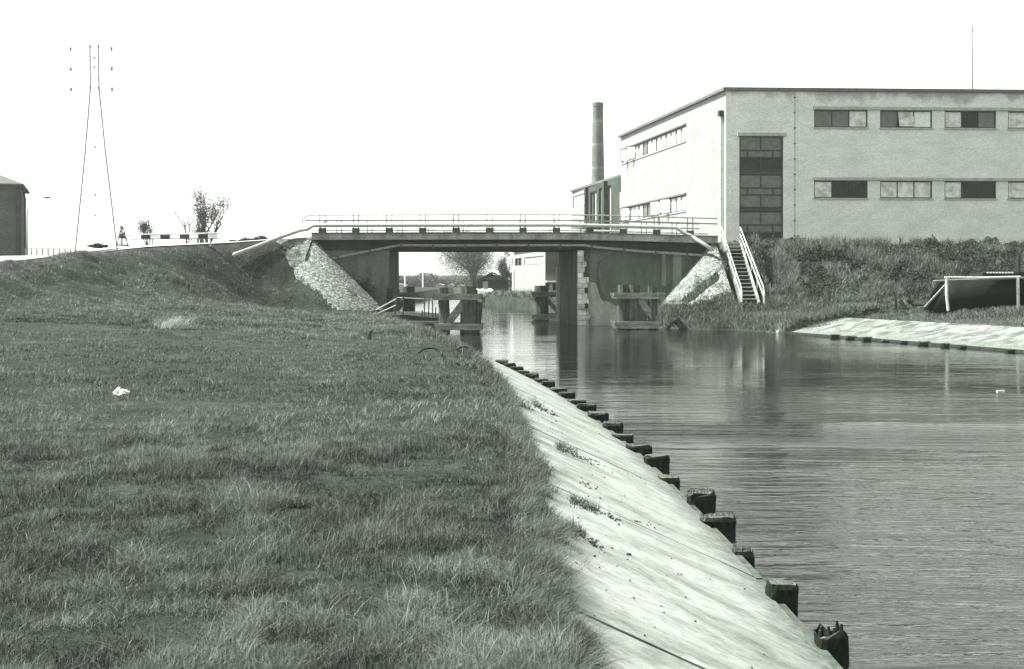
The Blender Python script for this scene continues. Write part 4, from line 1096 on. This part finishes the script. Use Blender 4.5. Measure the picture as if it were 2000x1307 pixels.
tag(b.build('plastic_bag', M['plastic'], loc=(X, Y, z)), 'crumpled white plastic bag lying in the grass', 'plastic bag')
for (px, py, r, lab) in ((840, 692, .24, 'larger dark bent hoop sticking out of the grass near the water'), (906, 684, .16, 'smaller dark bent hoop in the grass edge near the water')):
    X, Y, z = ground_hit(px, py+4); b = MB()
    b.tube([(X+r*math.cos(a), Y+.1*math.sin(a), z+.02+r*.6*math.sin(a)**1) for a in np.linspace(0.05, math.pi-.3, 12)], .03, 6)
    tag(b.build('bent_hoop', M['black'], loc=(X, Y, z)), lab, 'hoop', 'bent hoops in the grass')
X, Y, z = ground_hit(721, 664); b = MB(); b.tube([(X, Y, z), (X+.04, Y, z+.22)], [.05, .03], 6, jit=.2); tag(b.build('dark_stake', M['wood_dark'], loc=(X, Y, z)), 'tiny dark stake in the grass before the left stone slope', 'stake')

# ------------------------------------------------------------------ vegetation
def leafmat(name, lo, hi, trans=.25, rough=.65):
    m = NM(name, rough, .12); a = m.n('ShaderNodeAttribute'); a.attribute_name = 'tone'
    c = m.ramp(a.outputs['Fac'], [(0, lo), (1, hi)]); m.col(c)
    tr_ = m.n('ShaderNodeBsdfTranslucent'); m.l(c, tr_.inputs[0]); mx = m.n('ShaderNodeMixShader'); mx.inputs[0].default_value = trans
    out = m.t.nodes['Material Output']; m.l(m.b.outputs[0], mx.inputs[1]); m.l(tr_.outputs[0], mx.inputs[2]); m.l(mx.outputs[0], out.inputs[0])
    return m.m
M['grass'] = leafmat('grass_blades', .014, .2, .14)
M['scrub'] = leafmat('bramble_leaves', .014, .09, .2)
M['willow'] = leafmat('willow_leaves', .09, .24, .35)
M['leaf'] = leafmat('tree_leaves', .05, .12, .3)

def blades(P, h, wd, lean, az, tone, mat, name, segs=3, curl=.6):
    """P (n,3) roots; h heights; lean horizontal reach as share of the height; az direction."""
    n = len(P); k = segs+1
    t = np.linspace(0, 1, k)[None, :]
    hh = h[:, None]; ln = lean[:, None]
    z = hh*(t-.35*ln*t*t*1.0); r = hh*ln*(t**1.8)
    dx = np.cos(az)[:, None]; dy = np.sin(az)[:, None]
    cx_ = P[:, 0:1]+dx*r; cy_ = P[:, 1:2]+dy*r; cz_ = P[:, 2:3]+z
    fa_ = rng.uniform(0, 2*np.pi, n)[:, None]*.5+az[:, None]*.0
    wx = np.cos(fa_)*wd[:, None]/2*(1-t*.85); wy = np.sin(fa_)*wd[:, None]/2*(1-t*.85)
    V = np.empty((n, k, 2, 3), np.float32)
    V[:, :, 0, 0] = cx_-wx; V[:, :, 0, 1] = cy_-wy; V[:, :, 0, 2] = cz_
    V[:, :, 1, 0] = cx_+wx; V[:, :, 1, 1] = cy_+wy; V[:, :, 1, 2] = cz_
    base = (np.arange(n)*k*2)[:, None]
    qs = []
    for i in range(segs): qs.append(np.concatenate([base+i*2, base+i*2+1, base+i*2+3, base+i*2+2], 1))
    Q = np.concatenate(qs, 0)
    T = np.repeat(tone, k*2)
    return V.reshape(-1, 3), Q, T
def join(parts, name, mat, label, cat='grass'):
    vs = []; qs = []; ts = []; o = 0
    for V, Q, T in parts: vs.append(V); qs.append(Q+o); ts.append(T); o += len(V)
    ob = np_mesh(name, np.concatenate(vs), np.concatenate(qs), mat, np.concatenate(ts))
    tag(ob, label, cat, kind='stuff'); return ob

def edgeX(Y): return toeL(Y)-EW+.22*(fbm(Y*1.1, Y*0+3, 12)-.5)*2-.04+.16*(fbm(Y*4.3, Y*0+3, 15)-.5)
def in_stone(X, Y):
    r = np.sqrt((np.maximum(X+10.7, 0)/3.8)**2+((66-Y)/6.6)**2)
    return (r < .98) & (fbm(X*1.4, Y*1.4, 161) < .64) & (X > stoneXb(X, Y)) & (X > -14) & (Y < 66.5)
def in_road(X, Y):
    yc, _ = crest(X-.5); return (Y > yc-.1) & (X < -11)
parts = []
def grass_field(N, y0, y1, hmul, wmul, seed, xfun=None, seg=3):
    r_ = np.random.default_rng(seed)
    iy = r_.uniform(1/y1, 1/y0, N); Y = 1/iy
    xl = -.4167*Y-1.2; xr = edgeX(Y)+.08
    X = xl+(xr-xl)*r_.uniform(0, 1, N)
    hole = np.zeros(N, bool)
    for hx, hy, ha, hb_ in [(-4.45, 11.8, .5, .3), (-3.9, 12.4, .4, .18), (-5.4, 13.6, .5, .14), (-.2, 5.6, .09, .07), (-.75, 10.6, .22, .2), (-1.1, 6.6, .14, .1), (-5.2, 17.0, .5, .2), (-4.1, 9.3, .3, .12), (-2.2, 24, .5, .3), (-6.5, 20, .6, .25), (-.25, 8.2, .12, .1), (-2.9, 8.4, .2, .09)]:
        hole |= ((X-hx)/ha)**2+((Y-hy)/hb_)**2 < .5+1.0*fbm(X*6, Y*6, 191)
    keep = ~(hole & (r_.random(N) < .93)) & (fbm(X*4.2, Y*3.6, 61, 3)+.25*r_.random(N) > .42) & ~((fbm(X*.55+9, Y*.55, 171) > .63) & (r_.random(N) < .6)) & ~in_stone(X, Y) & ~in_road(X, Y) & ~((X > -7.6) & (Y > 57)) & (Y < 68)
    X, Y = X[keep], Y[keep]; n = len(X)
    c1 = fbm(X*1.1, Y*1.1, 51); c2 = fbm(X*4.2, Y*3.6, 61, 3); c3 = fbm(X*.35, Y*.35, 71)
    tus = np.clip((c1-.5)*4.6, -.7, 1.6)+np.clip((c2-.5)*3.0, -.5, 1.0)+.9*np.clip(1-(xr[keep]-X)/.45, 0, 1)*fbm(Y*1.7, Y*0, 14)
    P = np.stack([X, Y, H(X, Y)-.01], 1)
    h = (.042+.042*tus+.04*r_.random(n)**2)*hmul*np.clip(1-.006*(Y-8), .8, 1.0)*np.where(r_.random(n) < .03, 1.8, 1); h = np.clip(h, .018, .3)
    wd = np.maximum(.0042, .00042*Y)*wmul*r_.uniform(.7, 1.5, n)
    gaz = 2.2*np.pi*fbm(X*.8, Y*.8, 81)*1.6+r_.normal(0, 2.4, n)
    near_edge = np.clip(1-(xr[keep]-X)/.5, 0, 1)
    gaz = gaz*(1-near_edge)+near_edge*r_.normal(-.2, .5, n)
    lean = np.clip(.6+.45*r_.normal(0, 1, n)+.2*near_edge, .05, 1.6)
    tone = np.clip(.34+1.0*(c3-.5)+1.5*(c2-.5)+.3*(c1-.5)+r_.normal(0, .22, n)+(r_.random(n) < .06)*.5+.2*sstep((Y-30)/15), 0, 1)
    return blades(P, h, wd, lean, gaz, tone, None, '', seg)
parts.append(grass_field(250000, 4.2, 12, 1.0, .85, 1, seg=3))
parts.append(grass_field(190000, 8, 70, 1.0, 1.15, 2))
parts.append(grass_field(190000, 34, 70, 1.5, 1.1, 3))
for (x0, y0, x1, y1, n_) in [(1118, 978, 1165, 998, 420), (1108, 1028, 1140, 1045, 380), (1090, 872, 1125, 888, 420), (1040, 785, 1062, 797, 220)]:
    pq = []
    for _ in range(n_):
        s_ = random.random()**1.6; pq.append(onslope(x0+(x1-x0)*s_+random.gauss(0, 4), y0+(y1-y0)*s_+random.gauss(0, 4)))
    pq = np.array(pq); r_ = np.random.default_rng(n_+int(x0))
    parts.append(blades(pq, r_.uniform(.015, .07, n_), np.full(n_, .005), r_.uniform(.2, 1.5, n_), r_.uniform(0, 6.28, n_), np.clip(r_.normal(.3, .2, n_), 0, 1), None, '', 3))
# ragged fringe hanging over the concrete
r_ = np.random.default_rng(404); N = 42000; Y = 1/r_.uniform(1/60, 1/4.3, N)
off = .38*(fbm(Y*2.6, Y*0, 18)-.45)+.3*np.clip(fbm(Y*.9, Y*0, 19)-.52, 0, 1)
X = toeL(Y)-EW-.26+(.24+off)*r_.random(N)**.7+r_.normal(0, .025, N); u_ = toeL(Y)-X
Z = np.where(u_ > EW, H(X, Y), np.maximum(.10+.78*u_/EW, .1)); P = np.stack([X, Y, Z-.005], 1)
parts.append(blades(P, np.clip(.04+.12*r_.random(N)*(.3+fbm(Y*3, X*3, 20)), .03, .17)*np.clip(.85+Y/40, .8, 1.8), np.maximum(.0042, .00042*Y)*r_.uniform(.7, 1.4, N), np.clip(r_.normal(.8, .45, N), .1, 1.7), r_.normal(-.1, 1.1, N),
             np.clip(.4+r_.normal(0, .22, N)+.8*(fbm(Y*4, X*4, 22)-.5), 0, 1), None, '', 3))
join(parts, 'bank_grass', M['grass'], 'rough tussocky grass covering the left bank and embankment')

# dead straw tuft
X, Y, z = ground_hit(340, 642)
n = 300; r_ = np.random.default_rng(5); P = np.stack([X+r_.normal(0, .22, n), Y+r_.normal(0, .15, n), np.full(n, z)], 1)
V, Q, T = blades(P, r_.uniform(.2, .5, n), np.full(n, .014), r_.uniform(.3, 1.0, n), r_.normal(.2, .5, n), r_.uniform(.4, 1, n), None, '')
o = np_mesh('straw_tuft', V, Q, leafmat('dry_straw', .22, .4), T); tag(o, 'pale dry straw tuft on the lower left embankment', 'grass tuft', kind='stuff')

# right bank grass
def yb_(X): return np.interp(X, [11, 12, 28, 60], [63.2, 62.6, 58.6, 50])
parts = []
def rb(N, y0, y1, f_keep, hm, seed, wm=1.2, xo=.7):
    r_ = np.random.default_rng(seed); Y = 1/r_.uniform(1/y1, 1/y0, N); xl = toeR(Y)-xo; xr = .4167*Y+2
    X = xl+(xr-xl)*r_.random(N)**1.2; k_ = (X > xl) & (xr > xl) & (H(X, Y) > .04) & f_keep(X, Y); X, Y = X[k_], Y[k_]; n = len(X)
    P = np.stack([X, Y, H(X, Y)-.02], 1); c1 = fbm(X*.9, Y*.9, 91)
    return blades(P, np.clip((.12+.35*(c1-.35)+.08*r_.random(n))*hm, .04, .7), np.full(n, .0005)*Y*wm, np.clip(r_.normal(.5, .3, n), .1, 1.2), r_.uniform(0, 6.28, n),
                  np.clip(.5+1.0*(c1-.5)+r_.normal(0, .2, n), 0, 1), None, '')
def kp(X, Y):
    v = X-toeR(Y); conc = (Y < 55.6) & (v < 2.75+.6*(fbm(X*2, Y*2, 7)-.5))
    cone = ((np.maximum(10.9-X, 0)/3.1)**2+(np.maximum(66-Y, 0)/4.4)**2 < .86) & (Y < 66) & (Y > 61.5) & (X < 11.5) & (fbm(X*1.3, Y*1.3, 151) < .6)
    stairs = (X > 11.55) & (X < 12.6) & (Y > 62)
    veg = vegR(X, Y, H(X, Y))
    return ~conc & ~(cone & ~veg) & ~stairs & ~((Y > 65.5) & (X < 11.5)) & (Y < 69)
parts.append(rb(110000, 40, 68, kp, 1.0, 11))
parts.append(rb(60000, 55, 67, lambda X, Y: kp(X, Y) & (X < toeR(Y)+4.5), 1.25, 13, 1.2, 2.6))
def kp2(X, Y): return (Y > 76) & (X < toeR(Y)+8)
parts.append(rb(30000, 76, 136, kp2, 2.2, 12, 1.4))
def kp3(X, Y): return (X > 12.9) & (Y > yb_(X)-1.2) & (Y < 68.5) & (fbm(X*.7, Y*.7, 141) > .47)
a_ = rb(100000, 56, 69, kp3, 2.0, 14, 1.1); a_[0][:, 2] += .06; parts.append(a_)
join(parts, 'right_bank_grass', M['grass'], 'rough grass on the right bank beside the water')

# scrub: leaf clumps on mounds over the right embankment
def scrub(N, sel, lumpf, size, seed, name, label, lo_tone=.0):
    r_ = np.random.default_rng(seed); X = r_.uniform(11.3, 31, N); Y = r_.uniform(56, 73, N); k_ = sel(X, Y); X, Y = X[k_], Y[k_]; n = len(X)
    c1 = fbm(X*.75, Y*.75, 101); c2 = fbm(X*2.3, Y*2.3, 111)
    c3 = fbm(X*6, Y*6, 131, 3)
    top = np.clip((c1-.36)*2.6, -.1, 1.2)*lumpf+(c2-.5)*.8+(c3-.5)*.35-.35*np.clip((Y-65)/3, 0, 1)*np.clip((X-14)/3, 0, 1)
    z = H(X, Y)+top*(1-.5*r_.random(n)**2.2)
    z = z-np.clip(1-(Y-yb_(X))/2.2, 0, 1)*top*.8
    s_ = size*r_.uniform(.5, 1.4, n)
    a = r_.normal(0, 1, (n, 3)); a[:, 2] += .3; a /= np.linalg.norm(a, axis=1)[:, None]
    b_ = np.cross(a, r_.normal(0, 1, (n, 3))); b_ /= np.linalg.norm(b_, axis=1)[:, None]; c_ = np.cross(a, b_)
    C = np.stack([X, Y, z], 1)
    V = np.stack([C-b_*s_[:, None]*.5, C+c_*s_[:, None]*.3, C+b_*s_[:, None]*.5, C-c_*s_[:, None]*.3], 1).reshape(-1, 3)
    Q = (np.arange(n)*4)[:, None]+np.arange(4)[None]
    T = np.repeat(np.clip(.4+1.3*(c2-.5)+.9*(fbm(X*.4, Y*.4, 121)-.5)+r_.normal(0, .25, n), 0, 1), 4)
    return V, Q, T
sel = lambda X, Y: (Y > np.interp(X, [11, 12, 28, 60], [63.2, 62.6, 58.6, 50])+.9*(fbm(X*.5, Y*0, 5)-.5)*3) & (Y < np.interp(X, [10, 13, 28], [69, 71, 68.5])) & (X > 12.75+.3*(fbm(Y, Y*0, 3)-.5)) 
pa = [scrub(460000, sel, .5, .095, 31, '', '')]
join(pa, 'bramble_scrub', M['scrub'], 'dense dark bramble scrub covering the right embankment under the factory', 'scrub')
# weeds along the water edge of the right bank and ivy on left abutment
r_ = np.random.default_rng(77); n = 900; X = -8.1+r_.normal(0, .3, n); Z = 1.75+r_.normal(0, .35, n); C = np.stack([X, 65.8-np.abs(r_.normal(0, .18, n)), Z], 1)
a = r_.normal(0, 1, (n, 3)); a /= np.linalg.norm(a, axis=1)[:, None]; b_ = np.cross(a, r_.normal(0, 1, (n, 3))); b_ /= np.linalg.norm(b_, axis=1)[:, None]; c_ = np.cross(a, b_)
V = np.stack([C-b_*.06, C+c_*.045, C+b_*.06, C-c_*.045], 1).reshape(-1, 3)
o = np_mesh('ivy_bush', V, (np.arange(n)*4)[:, None]+np.arange(4)[None], M['scrub'], np.repeat(r_.uniform(0, .8, n), 4)); tag(o, 'round dark ivy bush growing on the left abutment wall', 'bush')

# bushes on the left crest
def bush(px, py, Y, rx, rz, label, seed, n=2600, mat='scrub'):
    r_ = np.random.default_rng(seed); c0 = at(px, py, Y); d_ = r_.normal(0, 1, (n, 3)); d_ /= np.linalg.norm(d_, axis=1)[:, None]
    rad = r_.random(n)**.4*(1+.35*np.sin(d_[:, 0]*5+seed)*np.sin(d_[:, 2]*4+1))
    C = np.array(c0)+d_*rad[:, None]*np.array([rx, rx*.7, rz])
    C[:, 2] = np.maximum(C[:, 2], c0.z-rz*.6)
    a = r_.normal(0, 1, (n, 3)); a /= np.linalg.norm(a, axis=1)[:, None]; b_ = np.cross(a, r_.normal(0, 1, (n, 3))); b_ /= np.linalg.norm(b_, axis=1)[:, None]; c_ = np.cross(a, b_)
    s_ = .05*Y/60
    V = np.stack([C-b_*s_, C+c_*s_*.7, C+b_*s_, C-c_*s_*.7], 1).reshape(-1, 3)
    o = np_mesh('low_bush', V, (np.arange(n)*4)[:, None]+np.arange(4)[None], M[mat], np.repeat(r_.uniform(0, .7, n), 4)); tag(o, label, 'bush', 'low bushes on the embankment crest')
bush(470, 477, 66, .75, .28, 'low dark bush on the crest just left of the white guard pipe', 3)
bush(505, 472, 67, .9, .25, 'low dark bush on the crest behind the white guard pipe', 4)
bush(192, 481, 64, .5, .12, 'small dark bush beside the gravel road left of the trestle', 5, 1200)

# trees
def tree(name, label, base, h, spread, trunk_r, lv, leaf_n, leaf_s, seed, group=None, nb=5, up=.5, lean=(0,0), sparse=1.0, split=.25, mat='leaf', droop=0):
    rs = random.Random(seed); bx = Vector(base)
    t = thing(name, label, 'tree', base, group)
    tb = MB(); tips = []
    def branch(p, d, L, r, lev):
        n_ = 4; pts = [p]; rad = [r]
        for i in range(n_):
            d = (d+Vector((rs.uniform(-1, 1), rs.uniform(-1, 1), rs.uniform(-.3, .9)*up))*.17).normalized()
            p = p+d*(L/n_); pts.append(p); rad.append(r*(1-.5*(i+1)/n_))
        tb.tube(pts, rad, 7 if lev == 0 else 4, cap=False)
        if lev >= lv: tips.extend(pts[1:]); return
        if lev >= 1: tips.append(pts[-1])
        for k_ in range(nb if lev == 0 else rs.randint(2, 4)):
            s_ = rs.uniform(split if lev == 0 else .35, 1); i = min(int(s_*n_), n_-1); q_ = pts[i].lerp(pts[i+1], s_*n_-i)
            az = rs.uniform(0, 6.283); tl = rs.uniform(.5, 1.15)*spread
            nd = Vector((math.cos(az)*tl, math.sin(az)*tl, 1.0*up+.35)).normalized()
            nd = (nd*.75+d*.35).normalized()
            branch(q_, nd, L*rs.uniform(.5, .78), rad[i]*.6, lev+1)
    branch(bx, Vector((lean[0], lean[1], 1)).normalized(), h*.5, trunk_r, 0)
    tb.build('trunk', M['bark'], t)
    r_ = np.random.default_rng(seed); tp = np.array([tuple(x) for x in tips]); idx = r_.integers(0, len(tp), leaf_n)
    C = tp[idx]+r_.normal(0, h*.035*sparse, (leaf_n, 3)); C[:, 2] -= droop*np.abs(r_.normal(0, 1, leaf_n))
    a = r_.normal(0, 1, (leaf_n, 3)); a /= np.linalg.norm(a, axis=1)[:, None]; b_ = np.cross(a, r_.normal(0, 1, (leaf_n, 3))); b_ /= np.linalg.norm(b_, axis=1)[:, None]; c_ = np.cross(a, b_)
    s_ = (leaf_s*r_.uniform(.5, 1.3, leaf_n))[:, None]
    V = np.stack([C-b_*s_, C+c_*s_*.55, C+b_*s_, C-c_*s_*.55], 1).reshape(-1, 3)
    o = np_mesh('crown', V-np.tile(np.array(bx), (leaf_n*4, 1)), (np.arange(leaf_n)*4)[:, None]+np.arange(4)[None], M[mat], np.repeat(r_.uniform(0, 1, leaf_n), 4)); o.parent = t
    return t
TG = 'trees beyond the left embankment'
def tb_(px, Y): return (at(px, 0, Y).x, Y, 3.6)
tree('bare_tree', 'tallest open crowned tree behind the striped barrier', tb_(408, 110), 8.4, .95, .2, 3, 4200, .06, 12, TG, nb=7, up=.75, split=.2, mat='scrub')
tree('bare_tree', 'slim bushy stem close left of the tallest tree', tb_(394, 112), 7.2, .35, .17, 3, 3400, .055, 14, TG, nb=7, up=.8, split=.15, mat='scrub')
tree('bare_tree', 'thin crooked tree with sparse tufts left of the tallest tree', tb_(364, 112), 7.5, 1.2, .11, 2, 1100, .06, 23, TG, nb=5, up=.4, split=.5, lean=(-.1,0), mat='scrub')
tree('bare_tree', 'small bushy tree over the left end of the striped barrier', tb_(297, 112), 4.8, .55, .14, 3, 3000, .05, 31, TG, nb=6, up=.7, split=.15, mat='scrub')
tree('willow_tree', 'large rounded willow with thick trunk beside the boathouse', (at(926, 0, 140).x, 140, .6), 9.2, 1.5, .42, 3, 34000, .062, 44, None, nb=14, up=.3, split=.36, mat='willow', sparse=2.9, droop=.8)
tree('leafy_tree', 'small dark leaved tree between the boathouse and the pale waterside building', (at(990, 0, 134).x, 134, .8), 5.0, .7, .14, 3, 3500, .08, 55, None, nb=7, up=.5)
# far hedge line behind the shore
r_ = np.random.default_rng(9); n = 26000; X = r_.uniform(-60, 20, n); top = 1.3+1.9*fbm(X*.35, X*0, 4); C = np.stack([X, 246+r_.uniform(-2, 2, n), .8+top*r_.random(n)], 1)
a = r_.normal(0, 1, (n, 3)); a /= np.linalg.norm(a, axis=1)[:, None]; b_ = np.cross(a, r_.normal(0, 1, (n, 3))); b_ /= np.linalg.norm(b_, axis=1)[:, None]; c_ = np.cross(a, b_)
V = np.stack([C-b_*.22, C+c_*.15, C+b_*.22, C-c_*.15], 1).reshape(-1, 3)
o = np_mesh('far_hedge', V, (np.arange(n)*4)[:, None]+np.arange(4)[None], M['grass'], np.repeat(r_.uniform(.2, 1, n), 4)); tag(o, 'far line of low greenery under the viaduct', 'hedge', kind='stuff')

# ------------------------------------------------------------------ haze
HZ = True
if HZ:
    b = MB(); b.box((-700, -90, -2.6), (700, 1560, 36))
    m = bpy.data.materials.new('haze'); m.use_nodes = True; m.node_tree.nodes.clear()
    vo_ = m.node_tree.nodes.new('ShaderNodeVolumePrincipled'); vo_.inputs['Density'].default_value = .0003; vo_.inputs['Color'].default_value = (.97, 1, .96, 1); vo_.inputs['Anisotropy'].default_value = .3
    oo = m.node_tree.nodes.new('ShaderNodeOutputMaterial'); m.node_tree.links.new(vo_.outputs[0], oo.inputs['Volume'])
    hz = b.build('haze', m); tag(hz, kind='stuff'); hz['label'] = 'pale thin haze in the distance'; hz['category'] = 'haze'
